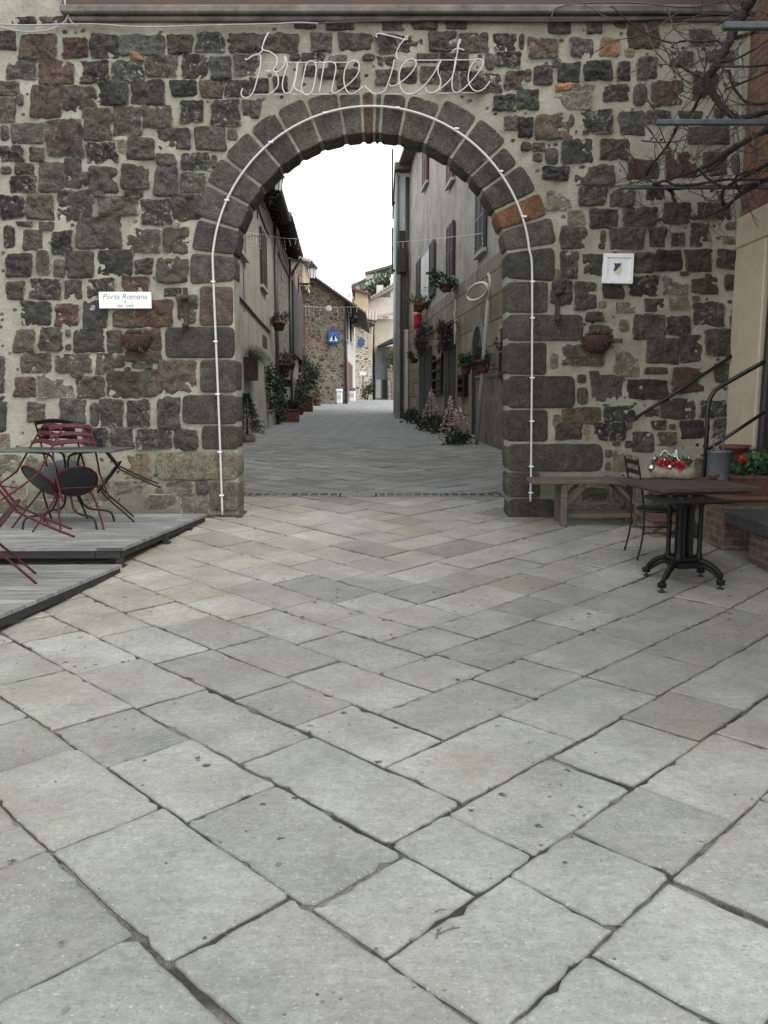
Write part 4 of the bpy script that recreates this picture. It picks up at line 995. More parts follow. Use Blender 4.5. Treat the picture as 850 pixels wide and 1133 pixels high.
for t,h,s,r in ((-.02,.035,-.035,.036),(.44,.05,-.065,.026),(.05,.12,-.02,.015),(.2,.15,0,.013),(.55,.14,0,.016),(.88,.13,0,.015),(.3,.11,-.03,.014)):
    mb=MB(); mb.sphere(pt(t,h,s),r,14); part(mb,'bauble',M['silver'],lg)
mb=MB(); mb.tube(catmull([pt(.25,.08,0),pt(.2,.15,.01),pt(.3,.19,0),pt(.45,.15,.02),pt(.55,.17,0),pt(.58,.20,.0),pt(.6,.14,-.02),pt(.68,.10,-.03)],6),.006,6); part(mb,'ribbon',M['green_ribbon'],lg)
bo=onZ(789.5,531,zt)
mb=MB(); mb.lathe([(.02,0),(.024,.004),(.045,.028),(.056,.048),(.053,.05),(.04,.03),(0,.012)],(bo.x,bo.y,zt+.002),22); solo(mb,'small_bowl',M['terra'],'small red brown earthenware bowl on the right of the pedestal table','bowl')
# ================================================================== RIGHT HOUSE, STEPS, PERGOLA
XW=3.87
rh=thing('right_house','brick house on the right with a beige door surround beside the steps','house',(XW,6,gz(6)))
YJ=onY(840,400,8.36).y
mb=MB(); mb.box((XW,1.5,-.1),(XW+.5,7.02,7.2)); mb.box((XW,7.02,3.46),(XW+.5,YW+.02,7.2)); part(mb,'brick_wall',M['brickred'],rh)
mb=MB(); mb.box((XW-.035,8.38,.6),(XW+.32,YW-.012,3.13),bev=.012); mb.box((XW-.035,7.03,.6),(XW+.32,7.16,3.13),bev=.012); mb.box((XW-.04,7.03,3.132),(XW+.32,YW-.012,3.455),bev=.012); part(mb,'door_surround',M['beige'],rh)
mb=MB(); mb.box((XW+.2,7.17,.6),(XW+.25,8.37,3.12)); o=part(mb,'door',M['doordark'],rh)
mb=MB(); mb.box((XW+.18,7.3,1.6),(XW+.199,7.7,2.9)); mb.box((XW+.18,7.85,1.6),(XW+.199,8.25,2.9)); part(mb,'pane',M['pane'],o)
mb=MB(); mb.beam((XW+.04,8.33,.6),(XW+.04,8.26,3.1),.10,.10,bev=.02); part(mb,'door_post',M['doordark'],rh)
# steps up to the door
st=thing('door_steps','rough stone steps with terracotta treads leading up to the right door','steps',(3.2,8.4,gz(8.4)))
mb=MB(); tr=MB()
sx=[2.70,3.02,3.34,3.66]; rz_=.165
for i,x in enumerate(sx):
    z1=gz(8.4)+rz_*(i+1); x1=sx[i+1] if i<3 else XW-.005
    mb.box((x+.02,8.02+.0,gz(7.9)-.1),(x1+(.02 if i<3 else 0),YW-.02,z1-.032))
    tr.box((x-.015,7.97,z1-.031),(x1+.015 if i<3 else XW-.04,YW-.015,z1),bev=.01)
part(mb,'step_body',M['rub_dark'],st); part(tr,'tread',M['terra'],st).name='terracotta_tread'
zt4=gz(8.4)+rz_*4
# brick cheek walls and slab bench in front of the steps
pr=thing('brick_pier','tall brick pier with terracotta cap beside the steps','brick pier',(3.4,7.65,gz(7.65)),(0,0,0),'brick piers under the slab')
mb=MB(); mb.box((3.17,7.42,gz(7)-.05),(3.86,7.93,.575),bev=.012); part(mb,'brickwork',M['brick'],pr)
mb=MB(); mb.box((3.13,7.38,.577),(3.865,7.955,.61),bev=.008); part(mb,'cap_tile',M['terra'],pr)
pr=thing('brick_pier','low brick pier carrying the near end of the grey stone slab','brick pier',(3.5,6.85,gz(6.85)),(0,0,0),'brick piers under the slab')
mb=MB(); mb.box((3.23,6.62,gz(6.6)-.05),(3.8,7.02,.355),bev=.012); part(mb,'brickwork',M['brick'],pr)
sb=MB(); sb.box((3.16,6.40,.358),(3.85,7.415,.50),bev=.025); solo(sb,'stone_slab',M['dark_slab'],'thick dark grey stone slab seat resting on the low brick pier','stone bench')
# planter with geraniums on the pier and slab
pg=thing('flower_trough','long terracotta trough of green geraniums with one red bloom','planter',(3.5,7.68,.61))
mb=MB(); x0,x1,y0,y1,z0,z1=3.30,3.86,7.50,7.80,.612,.775
mb.add([(x0+.04,y0+.04,z0),(x1-.04,y0+.04,z0),(x1-.04,y1-.04,z0),(x0+.04,y1-.04,z0),(x0,y0,z1),(x1,y0,z1),(x1,y1,z1),(x0,y1,z1),(x0-.01,y0-.01,z1),(x1,y0-.01,z1),(x1,y1+.01,z1),(x0-.01,y1+.01,z1),(x0-.01,y0-.01,z1+.025),(x1,y0-.01,z1+.025),(x1,y1+.01,z1+.025),(x0-.01,y1+.01,z1+.025)],
 [(3,2,1,0)]+[(a,b,b+4,a+4) for a,b in ((0,1),(1,2),(2,3),(3,0))]+[(8,9,13,12),(9,10,14,13),(10,11,15,14),(11,8,12,15),(12,13,14,15),(8,11,10,9)])
part(mb,'trough',M['terra'],pg)
def foliage(mb,cen,rad,n,L,W,cols,rr,up=.3,shell=.55,clumps=0):
    cl=[]
    for i in range(clumps):
        d=Vector((rr.gauss(0,1),rr.gauss(0,1),rr.gauss(0,1))).normalized()*rr.uniform(.3,.85); cl.append((d,rr.uniform(.7,1.3)))
    for i in range(n):
        g=rr.uniform(.7,1.3)
        if cl:
            d,k=rr.choice(cl); v=d+Vector((rr.gauss(0,.2),rr.gauss(0,.2),rr.gauss(0,.2))); g*=k
        else:
            v=Vector((rr.gauss(0,1),rr.gauss(0,1),rr.gauss(0,1))).normalized()*(rr.random()**(1/3) if rr.random()>shell else rr.uniform(.8,1.05))
        p=Vector(cen)+Vector((v.x*rad[0],v.y*rad[1],v.z*rad[2])); c=rr.choice(cols)
        d=v+Vector((rr.gauss(0,.7),rr.gauss(0,.7),rr.gauss(0,.7)+up))
        mb.leaf(p,L*rr.uniform(.6,1.3),W*rr.uniform(.7,1.2),(c[0]*g,c[1]*g,c[2]*g,0),d,rr)
GREEN=[(.035,.085,.03),(.05,.11,.035),(.03,.065,.028)]
DARKG=[(.018,.036,.018),(.026,.048,.022),(.03,.042,.02)]
OLIVE=[(.055,.06,.025),(.075,.07,.03),(.05,.065,.03)]
DRY=[(.16,.10,.05),(.12,.07,.04),(.08,.07,.035)]
rr=random.Random(4)
mb=MB(); foliage(mb,(3.58,7.64,.85),(.33,.20,.12),800,.065,.06,GREEN,rr,.5,.5,14); part(mb,'leaves',M['leaf'],pg)
mb=MB(); q=onY(820.5,508.5,7.5)
for i in range(40): mb.leaf(q+Vector((rr.gauss(0,.014),rr.gauss(0,.014),rr.gauss(0,.012))),.03,.025,(.5,.012,.03,0),None,rr)
part(mb,'bloom',M['leaf'],pg)
mb=MB()
for i in range(14):
    a=(3.58+rr.uniform(-.2,.2),7.65+rr.uniform(-.1,.1),.79); mb.tube([a,(a[0]+rr.gauss(0,.06),a[1]+rr.gauss(0,.06),.9)],.004,5,col=(.05,.08,.03,0))
mb.tube([(q.x,7.58,.82),(q.x,7.5,q.z)],.003,5,col=(.05,.08,.03,0)); part(mb,'stems',M['leaf'],pg)
# red brown pot behind, against the door jamb
mb=MB(); mb.lathe([(.09,0),(.13,.12),(.15,.2),(.16,.2),(.16,.235),(.14,.235),(.12,.19),(0,.17)],(3.62,8.3,zt4+.002),22); solo(mb,'flower_pot',M['terrared'],'red terracotta pot on the top step at the beige door jamb','pot')
# watering can
wc=onY(778,524,7.72); zc_=.611
wa=thing('watering_can','blue grey zinc watering can behind the handrail post on the pier cap','watering can',(3.24,7.75,zc_))
cx,cy=3.235,7.75
mb=MB(); mb.lathe([(0,0),(.116,0),(.118,.01),(.114,.02),(.112,.39),(.118,.395),(.114,.41),(.10,.41),(.10,.39),(0,.37)],(cx,cy,zc_),26); part(mb,'body',M['zinc'],wa)
mb=MB(); mb.tube(catmull([(cx+.10,cy-.01,zc_+.12),(cx+.19,cy-.02,zc_+.26),(cx+.28,cy-.03,zc_+.42)],4),.022,10,r2=.012); mb.lathe([(.012,0),(.04,.035),(.0,.042)],(cx+.28,cy-.03,zc_+.41),12,M=Matrix.Rotation(R(40),3,'Y')); part(mb,'spout',M['zinc'],wa)
mb=MB(); mb.tube(catmull([(cx-.05,cy,zc_+.395),(cx-.065,cy,zc_+.50),(cx-.02,cy,zc_+.55),(cx+.025,cy,zc_+.50),(cx+.03,cy,zc_+.40)],6),.010,8); part(mb,'handle',M['zinc'],wa)
# handrails
mb=MB(); p=onY(704,462,YW-.07); q=onY(811,393.5,YW-.07)
mb.tube([p,q],.019,10); mb.tube([p+Vector((.03,0,.02)),p+Vector((.03,.075,-.03))],.01,8); mb.tube([q-Vector((.12,0,.08)),q+Vector((-.12,.075,-.13))],.01,8)
solo(mb,'wall_handrail',M['rail'],'straight dark metal handrail fixed to the gate wall above the steps','handrail')
hr=thing('post_handrail','bent dark metal handrail on a post climbing along the steps','handrail',(3.2,7.96,gz(7.96)))
Y0=7.955
b=onG(779,597); xp=onY(781,500,Y0).x
t0=onY(783,446,Y0); t1=onY(797,428,Y0); t2=onY(846,400,Y0); l0=onY(783,499,Y0); l1=onY(846,456,Y0)
mb=MB(); mb.tube([(xp,Y0,gz(Y0)-.01)]+catmull([(xp,Y0,t0.z-.25),(xp,Y0,t0.z-.02),(xp+.035,Y0,t0.z+.085),(t1.x,Y0,t1.z),(t2.x,Y0,t2.z)],6),.022,12); part(mb,'rail',M['rail'],hr)
mb=MB(); mb.tube([(xp,Y0,l0.z),(l1.x,Y0,l1.z)],.017,10); part(mb,'lower_rail',M['rail'],hr)
mb=MB(); mb.lathe([(.05,0),(.05,.012),(.024,.016),(.024,.03)],(xp,Y0,gz(Y0)),16); part(mb,'base_plate',M['rail'],hr)
# hanging cable on the corner
mb=MB(); mb.tube([onY(819,20,YW-.1),onY(819.5,130,YW-.1),onY(820,232,YW-.09)],.006,6); solo(mb,'hanging_wire',M['cable'],'thin pale wire hanging down the corner behind the vine','wire')
# pergola bars over the terrace
ZP=3.62
for (px,py),lb in (((800,29),'nearest galvanised pergola bar, short end at the top right corner'),((726,135.5),'middle galvanised pergola bar crossing the bare vine'),((686,207),'far dark pergola bar beneath the lowest vine stems')):
    p=onZ(px,py,ZP); 
    mb=MB(); mb.box((p.x,p.y-.02,ZP-.02),(XW-.001,p.y+.02,ZP+.02),bev=.006); solo(mb,'pergola_bar',M['galv'],lb,'pergola bar','pergola bars')
# grapevine
vn=thing('bare_vine','leafless grapevine with dark twisted stems on the pergola','vine',(3.6,7.4,ZP))
def V(x,y,d): return onY(670+x/4.533,y/4.533,d)
thick=[
 ([(730,-60),(720,0),(690,60),(650,130),(620,210),(580,280),(545,350),(500,400)],7.1,6.9,.034,.022),
 ([(760,-40),(735,10),(705,70),(665,120),(640,190)],7.3,7.1,.022,.014),
 ([(500,400),(550,490),(600,550),(660,590),(740,580),(830,560)],6.9,6.75,.022,.016),
 ([(860,620),(816,645),(740,690),(640,740),(560,800),(470,850),(380,880),(300,905),(240,920)],7.6,8.2,.024,.009),
 ([(870,650),(800,665),(700,715),(620,770),(540,840),(450,890)],7.9,8.3,.016,.008),
 ([(330,960),(345,1000),(370,1050),(430,1090),(510,1080),(600,1040),(680,970),(780,915),(870,870)],8.5,8.0,.013,.016),
 ([(240,920),(290,935),(330,960)],8.4,8.5,.010,.012),
 ([(185,870),(210,900),(270,930),(345,950),(420,940)],8.5,8.4,.009,.007),
 ([(200,880),(230,830),(290,760),(335,690),(350,650),(400,600),(440,550),(480,470)],8.5,7.2,.010,.008),
 ([(500,400),(450,375),(400,345),(360,320)],6.9,6.9,.010,.005),
 ([(620,210),(600,235),(560,205),(480,212),(400,205),(330,215),(230,180),(130,120),(30,30)],7.0,6.8,.007,.004),
 ([(640,190),(720,170),(800,120),(860,90)],7.1,6.6,.012,.010),
 ([(620,350),(640,430),(690,500),(760,520),(860,510)],6.9,6.7,.009,.008),
 ([(560,310),(640,300),(740,250),(860,170)],6.9,6.6,.008,.006),
 ([(540,330),(660,335),(860,325)],6.8,6.7,.007,.006),
 ([(600,450),(700,410),(860,340)],6.8,6.6,.007,.006),
 ([(600,1040),(580,980),(620,930),(690,890),(830,820)],8.2,8.0,.011,.012),
 ([(680,970),(650,900),(690,870),(780,840),(860,790)],8.2,7.8,.010,.011),
 ([(470,850),(520,900),(600,940),(700,930),(850,900)],8.2,8.0,.009,.009),
 ([(300,905),(360,930),(480,920),(620,900),(830,905)],8.3,8.0,.009,.009),
]
rr=random.Random(31)
mb=MB(); tw=MB(); paths=[]
for pts,d0,d1,r0,r1 in thick:
    n=len(pts); P=[V(x,y,d0+(d1-d0)*i/(n-1)+rr.uniform(-.04,.04)) for i,(x,y) in enumerate(pts)]
    Q=catmull(P,5); m=len(Q); Q=[q+Vector((rr.gauss(0,1),rr.gauss(0,1),rr.gauss(0,1)))*r0*.18 for q in Q]
    mb.tube(Q,[1.3*(r0+(r1-r0)*i/(m-1))*rr.uniform(.82,1.22) for i in range(m)],8); paths.append((Q,r0))
part(mb,'old_stem',M['bark'],vn)
twigs=[([(200,130),(240,240),(330,340),(430,430)],6.9),([(310,40),(340,130),(370,165),(410,205)],6.8),([(180,705),(300,715),(450,695),(600,690),(700,640)],8.2),([(470,480),(430,560),(395,610),(330,700)],7.3),
 ([(550,520),(510,600),(470,720),(455,810)],7.6),([(180,600),(240,680),(300,760),(360,830)],8.5),([(70,810),(100,860),(130,920)],8.6),([(30,940),(110,925),(200,905)],8.6),([(100,740),(140,800),(215,880)],8.6),
 ([(600,330),(560,420),(590,500),(560,590)],7.0),([(640,430),(560,600),(500,700)],7.2),([(210,500),(250,560)],8.6),([(360,230),(355,280),(340,330)],6.8),([(490,230),(510,300),(470,400),(410,340)],6.8),
 ([(770,700),(740,760),(775,830),(830,860)],7.9),([(720,720),(760,780),(700,860),(640,940)],8.0),([(560,960),(570,1000),(530,1040)],8.3),([(480,940),(500,1000),(560,1010)],8.4),([(85,960),(95,990),(140,1000),(185,1030)],8.6),
 ([(816,560),(720,610),(620,650),(480,650),(380,690)],7.9),([(816,600),(690,600),(560,640)],7.6),([(640,1040),(600,1090),(570,1130)],8.6),([(700,40),(600,100),(560,130)],7.2)]
for pts,d in twigs:
    P=[V(x,y,d+rr.uniform(-.08,.08)) for x,y in pts]; Q=catmull(P,5); tw.tube(Q,.0075,6,r2=.004); paths.append((Q,.006))
for Q,r0 in list(paths):
    L=len(Q)
    for k in range(max(3,L//4)):
        i=rr.randrange(1,L); p=Q[i]; t=(Q[i]-Q[i-1]).normalized(); d=(t*rr.uniform(-.4,1)+Vector((rr.gauss(0,.6),rr.gauss(0,.45),rr.gauss(-.05,.7)))).normalized()
        P=[p]; ln=rr.uniform(.15,.6)
        for s in range(5): d=(d+Vector((rr.gauss(0,.22),rr.gauss(0,.18),rr.gauss(0,.22)))).normalized(); P.append(P[-1]+d*ln/5)
        if max(q.y for q in P)>YW-.12 or max(q.x for q in P)>XW-.02: continue
        a=rr.uniform(.0035,.0065); tw.tube(P,a,5,r2=a*.5)
        for s in (2,3):
            if rr.random()<.35:
                d2=(d+Vector((rr.gauss(0,.8),rr.gauss(0,.5),rr.gauss(0,.8)))).normalized(); tw.tube([P[s],P[s]+d2*ln*.18,P[s]+d2*ln*.3+Vector((0,0,rr.gauss(0,.02)))],a*.6,5,r2=a*.3)
part(tw,'twigs',M['twig'],vn)
# ================================================================== THE STREET BEHIND THE GATE
class Fac:
    def __init__(s,x0,k,side): s.x0=x0; s.k=k; s.s=side
    def at(s,px,py):
        d=ray(px,py); t=s.x0/(d.x-s.k*d.y); return d.y*t, H+d.z*t
    def P(s,y,z,o=0.): return Vector((s.x0+s.k*y-s.s*o,y,z))
    def box(s,mb,y0,y1,z0,z1,o0,o1,col=(1,1,1,0)):
        y0,y1=min(y0,y1),max(y0,y1)
        mb.prism([s.P(y0,z0,o0),s.P(y1,z0,o0),s.P(y1,z1,o0),s.P(y0,z1,o0)],s.P(y0,z0,o1)-s.P(y0,z0,o0),col)
    def pt(s,px,py,o=0.):
        f=Fac(s.x0-s.s*o,s.k,s.s); y,z=f.at(px,py); return f.P(y,z,0)
    def r(s,px0,py0,px1,py1):
        pm=(px0+px1)/2; ya=s.at(px0,443)[0]; yb=s.at(px1,443)[0]
        return min(ya,yb),max(ya,yb),s.at(pm,py1)[1],s.at(pm,py0)[1]
FR=Fac(4.0,-.08,1); FL=Fac(-2.5,-.05,-1)
def prism_house(mb,fac,y0,y1,z0,z1,depth,o=0.):
    mb.prism([fac.P(y0,z0,o),fac.P(y1,z0,o),fac.P(y1,z1,o),fac.P(y0,z1,o)],(fac.s*depth,0,0))
def window(par,fac,rc,kind='shutters',mat='shutter',sill=True,px=True,name='window'):
    y0,y1,z0,z1=fac.r(*rc) if px else rc
    w=y1-y0; mb=MB(); f=.05
    fac.box(mb,y0,y1,z0,z0+f,.004,.026); fac.box(mb,y0,y1,z1-f,z1,.004,.026); fac.box(mb,y0,y0+f,z0+f,z1-f,.004,.026); fac.box(mb,y1-f,y1,z0+f,z1-f,.004,.026); fac.box(mb,(y0+y1)/2-.02,(y0+y1)/2+.02,z0+f,z1-f,.004,.024)
    wn=part(mb,name,M['sill'] if kind=='curtain' else M[mat],par)
    mb=MB(); fac.box(mb,y0+f,y1-f,z0+f,z1-f,.002,.02); part(mb,'curtain' if kind=='curtain' else 'pane',M['curtain'] if kind=='curtain' else M['pane'],wn)
    if sill:
        mb=MB(); fac.box(mb,y0-.08,y1+.08,z0-.09,z0-.002,.003,.10); part(mb,'sill',M['sill'],wn)
    if kind in('shutters','curtain','closed'):
        for a,b in (((y0-w*.46,y0-.01),(y1+.01,y1+w*.46)) if kind!='closed' else ((y0+.01,(y0+y1)/2-.01),((y0+y1)/2+.01,y1-.01))):
            mb=MB(); o=.028
            fac.box(mb,a,a+.06,z0,z1,o,o+.045); fac.box(mb,b-.06,b,z0,z1,o,o+.045)
            for zz in (z0,(z0+z1)/2-.04,z1-.08): fac.box(mb,a+.06,b-.06,zz,zz+.08,o,o+.043)
            n=int((z1-z0)/.075)
            for i in range(n): zz=z0+.08+(z1-z0-.16)*i/n; fac.box(mb,a+.06,b-.06,zz,zz+.045,o+.004,o+.03)
            part(mb,'shutter',M[mat],wn)
    return wn
GW='houses along the left of the street'
# ---- left plaster house
h=thing('plaster_house','grey beige plastered house on the left of the street just past the arch','house',(-4,20,gz(20)),(0,0,0),GW)
YA=FL.at(305.5,443)[0]
mb=MB(); prism_house(mb,FL,9.6,YA,0,8.0,6); 
part(mb,'wall',M['pl_left'],h)
window(h,FL,(268.5,249,275,287),'plain','shutter_grey'); window(h,FL,(290.8,264,296.2,322),'closed','shutter',sill=True)
mb=MB(); y0,y1,z0,z1=FL.r(292,373,296.5,385); FL.box(mb,y0,y1,z0,z1,.003,.02); part(mb,'niche',M['signblack'],h)
def cable(pts,fac,r,name,mat,par,o=.03):
    mb=MB(); P=[]
    for px,py in pts: y,z=fac.at(px,py); P.append(fac.P(y,z,o))
    mb.tube(catmull(P,4),r,6); return part(mb,name,mat,par)
cable([(256,320),(262,327),(272,338),(284,352),(298,367)],FL,.03,'wall_cable',M['cabledark'],h)
cable([(281,222),(287,236),(293,252),(298,262)],FL,.03,'wall_cable',M['cabledark'],h)
cable([(268,290),(268.6,320),(269,345)],FL,.012,'wall_cable',M['cabledark'],h)
def roof(par,fac,y0,y1,ze,over,depth,rise,name='roof',mat='rooftile',eave=True):
    mb=MB(); a=fac.P(y0,ze,over); b=fac.P(y0,ze+rise,-depth); L=fac.P(y1,0)-fac.P(y0,0); L.z=0
    n=(b-a).normalized(); up=Vector((-n.z*(1 if n.x>0 else -1),0,abs(n.x)))*.11
    mb.prism([a,b,b+up,a+up],L); 
    k=max(4,int((y1-y0)/.28))
    for i in range(k):                       # row of tile ends along the eave
        c=fac.P(y0+(y1-y0)*(i+.5)/k,ze,over)+up*.9; mb.tube([c+Vector((-fac.s*.02,0,.0)),c+n*.6],.085,7)
    r=part(mb,name,M[mat],par)
    if eave:
        mb=MB(); a2=fac.P(y0+.02,ze-.02,over-.08); b2=a2+n*(over+.1); mb.prism([a2-Vector((0,0,.06)),b2-Vector((0,0,.06)),b2,a2],L*.995)
        kk=int((y1-y0)/.7)
        for i in range(kk):
            c=fac.P(y0+(y1-y0)*(i+.5)/kk,ze-.14,over-.12); mb.beam(c,c+n*(over+.1),.10,.13)
        part(mb,'eave_boards',M['eave'],par)
        mb=MB(); mb.tube([fac.P(y0,ze+.02,over+.06),fac.P(y1,ze+.02,over+.06)],.06,8); part(mb,'gutter',M['gutter'],par)
roof(h,FL,9.7,YA,7.9,.55,5,1.7)
mb=MB(); mb.tube([FL.P(YA-.15,gz(YA),.09),FL.P(YA-.15,7.8,.09)],.065,8); part(mb,'downpipe',M['pipe'],h)
# ---- left stone house
YB=FL.at(321,443)[0]; YC=FL.at(333,443)[0]
h=thing('stone_house','brownish rubble stone house on the left beyond the downpipe','house',(-5,36,gz(36)),(0,0,0),GW)
mb=MB(); prism_house(mb,FL,YA+.02,YB+.2,0,8.2,6); prism_house(mb,FL,YB+.201,YC,0,7.2,6); part(mb,'wall',M['rub_left'],h)
roof(h,FL,YA+.02,YB+.3,8.05,.6,5,1.7)
window(h,FL,(306.5,226,309.5,262),'plain','shutter_grey')
for rc in ((306,318,307.5,327),(313.5,306,315,314),(316,386,318,397),(326,393,327.5,402)):
    mb=MB(); y0,y1,z0,z1=FL.r(*rc); FL.box(mb,y0,y1,z0,z1,.003,.02); part(mb,'vent_opening',M['signblack'],h)
window(h,FL,(326,355,331.5,392),'closed','shutter_red',sill=False)
cable([(307,280),(313,293),(320,308),(327,325)],FL,.035,'wall_cable',M['cabledark'],h)
mb=MB(); mb.tube([FL.P(YB,gz(YB),.09),FL.P(YB,7.9,.09)],.06,8); mb.tube([FL.P(YB+.1,7.95,.62),FL.P(YB+.1,7.5,.3),FL.P(YB+.1,7.1,.1)],.06,8); part(mb,'downpipe',M['pipe'],h)
mb=MB(); FL.box(mb,YB+.3,YC-.4,3.7,7.0,.003,.22); part(mb,'dark_panel',M['eave'],h)  # added dark panel standing in for a dark mass of unclear origin
# ---- narrow tall house behind
h=thing('narrow_house','narrow tall house with ochre stone top behind the left stone house','house',(-7,56,gz(56)),(0,0,0),GW)
F3=Fac(-2.75,-.05,-1)
mb=MB(); prism_house(mb,F3,YC+.1,59.5,0,9.0,4); part(mb,'wall',M['shutter_red'],h)
p=onY(317,296,54); q=onY(336.5,296,54); zt=onY(330,290,54).z
mb=MB(); mb.box((p.x,54,8.9),(q.x-.12,58,zt)); part(mb,'upper_wall',M['rub_cross'],h)
mb=MB(); mb.box((q.x-.119,54.05,8.9),(q.x,58,zt-.1)); part(mb,'corner_wall',M['pl_yellow'],h)
mb=MB(); mb.prism([(p.x-.4,53.6,zt+.45),(q.x+.45,53.6,zt-.05),(q.x+.45,53.6,zt+.12),(p.x-.4,53.6,zt+.62)],(0,5,0)); part(mb,'roof',M['rooftile_light'],h)
# ---- crossing stone house with the sign
YX=60.
h=thing('corner_house','stone corner house with a wide dark eave facing down the street','house',(-4,YX,gz(YX)),(0,0,0),GW)
xa=-6.5; xb=onY(383,400,YX).x
def zz(px,py): return onY(px,py,YX).z
zl=zz(353,312); zr=zz(383,333)
sl=(zr-zl)/(xb-onY(353,312,YX).x)
mb=MB(); mb.prism([(xa,YX,0),(xb,YX,0),(xb,YX,zr-.1),(xa,YX,zr+sl*(xa-xb)-.1)],(0,18,0)); part(mb,'stone_wall',M['rub_cross'],h)
mb=MB(); xe=onY(405,345,YX-.8).x; ze=zr+sl*(xe-xb); 
mb.prism([(xa-1,YX-1.0,zr+sl*(xa-1-xb)),(xe,YX-1.0,ze),(xe,YX-1.0,ze+.14),(xa-1,YX-1.0,zr+sl*(xa-1-xb)+.14)],(0,16,0)); part(mb,'roof',M['rooftile'],h)
mb=MB(); mb.prism([(xa-1,YX-.9,zr+sl*(xa-1-xb)-.1),(xe-.05,YX-.9,ze-.1),(xe-.05,YX-.9,ze-.005),(xa-1,YX-.9,zr+sl*(xa-1-xb)-.005)],(0,15.8,0)); part(mb,'eave_boards',M['eave'],h)
# its street side, plastered
FS=Fac(xb+.03,0.0,-1)
mb=MB(); FS.box(mb,YX-.0,YX+17.9,0,zr-.25,0,.02); part(mb,'plaster_side',M['pl_pale'],h)
def sy(px): return FS.at(px,443)[0]
for a,b,c,d in ((383.6,346,385.6,378),(387.6,349,389.3,380)):
    window(h,FS,(a,b,c,d),'plain','shutter',sill=True)
y0,y1,z0,z1=FS.r(384.2,403,389.6,441)
mb=MB(); FS.box(mb,y0,y1,gz(66),z1,.022,.04); dr=part(mb,'door',M['doorred'],h)
mb=MB(); FS.box(mb,y0-.2,y0-.01,gz(66)-.1,z1+.2,.021,.08); FS.box(mb,y1+.01,y1+.2,gz(66)-.1,z1+.2,.021,.08); FS.box(mb,y0-.01,y1+.01,z1+.003,z1+.2,.021,.078); part(mb,'door_frame',M['pl_yellow'],h)
mb=MB(); mb.tube([(xb+.02,YX-.1,gz(YX)),(xb+.02,YX-.1,zr-.2)],.10,8); part(mb,'downpipe',M['pipe'],h)
mb=MB(); p=onY(364,341,YX); mb.lathe([(0,0),(.22,.0),(.2,.03),(0,.05)],(p.x,YX,p.z),16,M=Matrix.Rotation(R(90),3,'X')); part(mb,'round_plate',M['signwhite'],h)
# signs
def flatsign(name,label,cat,polys,group=None):
    P0=polys[0]; mbs=[]
    t=None
    for nm,pts,Y,mat,th in polys:
        mb=MB(); Q=[onY(*p,Y) for p in pts]; mb.prism([(q.x,Y,q.z) for q in Q],(0,th,0))
        if t is None:
            t=thing(name,label,cat,((Q[0].x+Q[1].x)/2,Y,min(q.z for q in Q)),(0,0,0),group)
        part(mb,nm,mat,t)
    return t
S=lambda x,y:(320+x/10.3,360+y/10.3)
t=flatsign('crossing_sign','blue pedestrian crossing sign with white triangle on the corner house','street sign',[
 ('blue_plate',[S(450,75),S(562,75),S(562,198),S(450,198)],YX-.32,M['blue'],.03),
 ('white_triangle',[S(505,92),S(556,178),S(458,178)],YX-.335,M['signwhite'],.012),
 ('back_star',[S(440,70),S(470,40),S(500,55),S(535,40),S(570,80),S(575,180),S(540,215),S(480,215),S(435,190)],YX-.20,M['bluedark'],.03)])
mb=MB(); 
def px3(x,y,Y): q=onY(*S(x,y),Y); return q
q=px3(509,116,YX-.35); mb.lathe([(0,-.01),(.085,-.01),(.085,.01),(0,.01)],q,10,M=Matrix.Rotation(R(90),3,'X'))
for a,b,w in (((508,122),(506,148),.17),((507,146),(495,172),.09),((507,146),(520,172),.09),((508,126),(496,146),.07),((508,126),(521,144),.07)):
    A_,B_=px3(*a,YX-.345),px3(*b,YX-.345); mb.beam(A_,B_,w,.012,up=(0,1,0))
part(mb,'walking_figure',M['signblack'],t)
mb=MB(); q=onY(369,382,YX-.15); mb.tube([(q.x,YX-.18,q.z+1),(q.x,YX,q.z+1)],.04,6); part(mb,'mount',M['pipe'],t)
# ---- pale stone house further up
def facing_house(name,label,px0,px1,ptop,Y,wallmat,depth=8,zbase=0.8,group='houses at the far end of the street'):
    a=onY(px0,ptop,Y); b=onY(px1,ptop,Y)
    t=thing(name,label,'house',((a.x+b.x)/2,Y,zbase),(0,0,0),group)
    mb=MB(); mb.box((a.x,Y,zbase),(b.x,Y+depth,a.z)); part(mb,'wall',M[wallmat],t)
    return t,a,b
def fr_rect(par,nm,px0,py0,px1,py1,Y,mat,th=.06,sub=None):
    a=onY(px0,py1,Y); b=onY(px1,py0,Y); mb=MB(); mb.box((a.x,Y-th,a.z),(b.x,Y-.003,b.z)); o=part(mb,nm,M[mat],par)
    if sub:
        mb=MB(); mb.box((a.x+.1,Y-th-.02,a.z+.1),(b.x-.1,Y-th-.002,b.z-.1)); part(mb,sub,M['pane'],o)
    return o
t,a,b=facing_house('stone_house','low house of pale patchy rubble with a light tiled roof, beyond the corner house',391,411.5,353,83,'rub_pale')
mb=MB(); mb.prism([(a.x-.3,82.2,a.z-.05),(b.x+.5,82.2,a.z-.45),(b.x+.5,82.2,a.z-.25),(a.x-.3,82.2,a.z+.2)],(0,.5,0)); 
mb.prism([(a.x-.3,82.2,a.z+.0),(a.x-.3,86,a.z+1.25),(a.x-.3,86,a.z+1.4),(a.x-.3,82.2,a.z+.2)],(b.x-a.x+.8,0,-.4)); 
for i in range(9):
    x=a.x-.2+(b.x-a.x+.6)*i/8; mb.tube([(x,82.1,a.z+.15-.045*i),(x,86,a.z+1.4-.045*i)],.13,6)
part(mb,'roof',M['rooftile_light'],t)
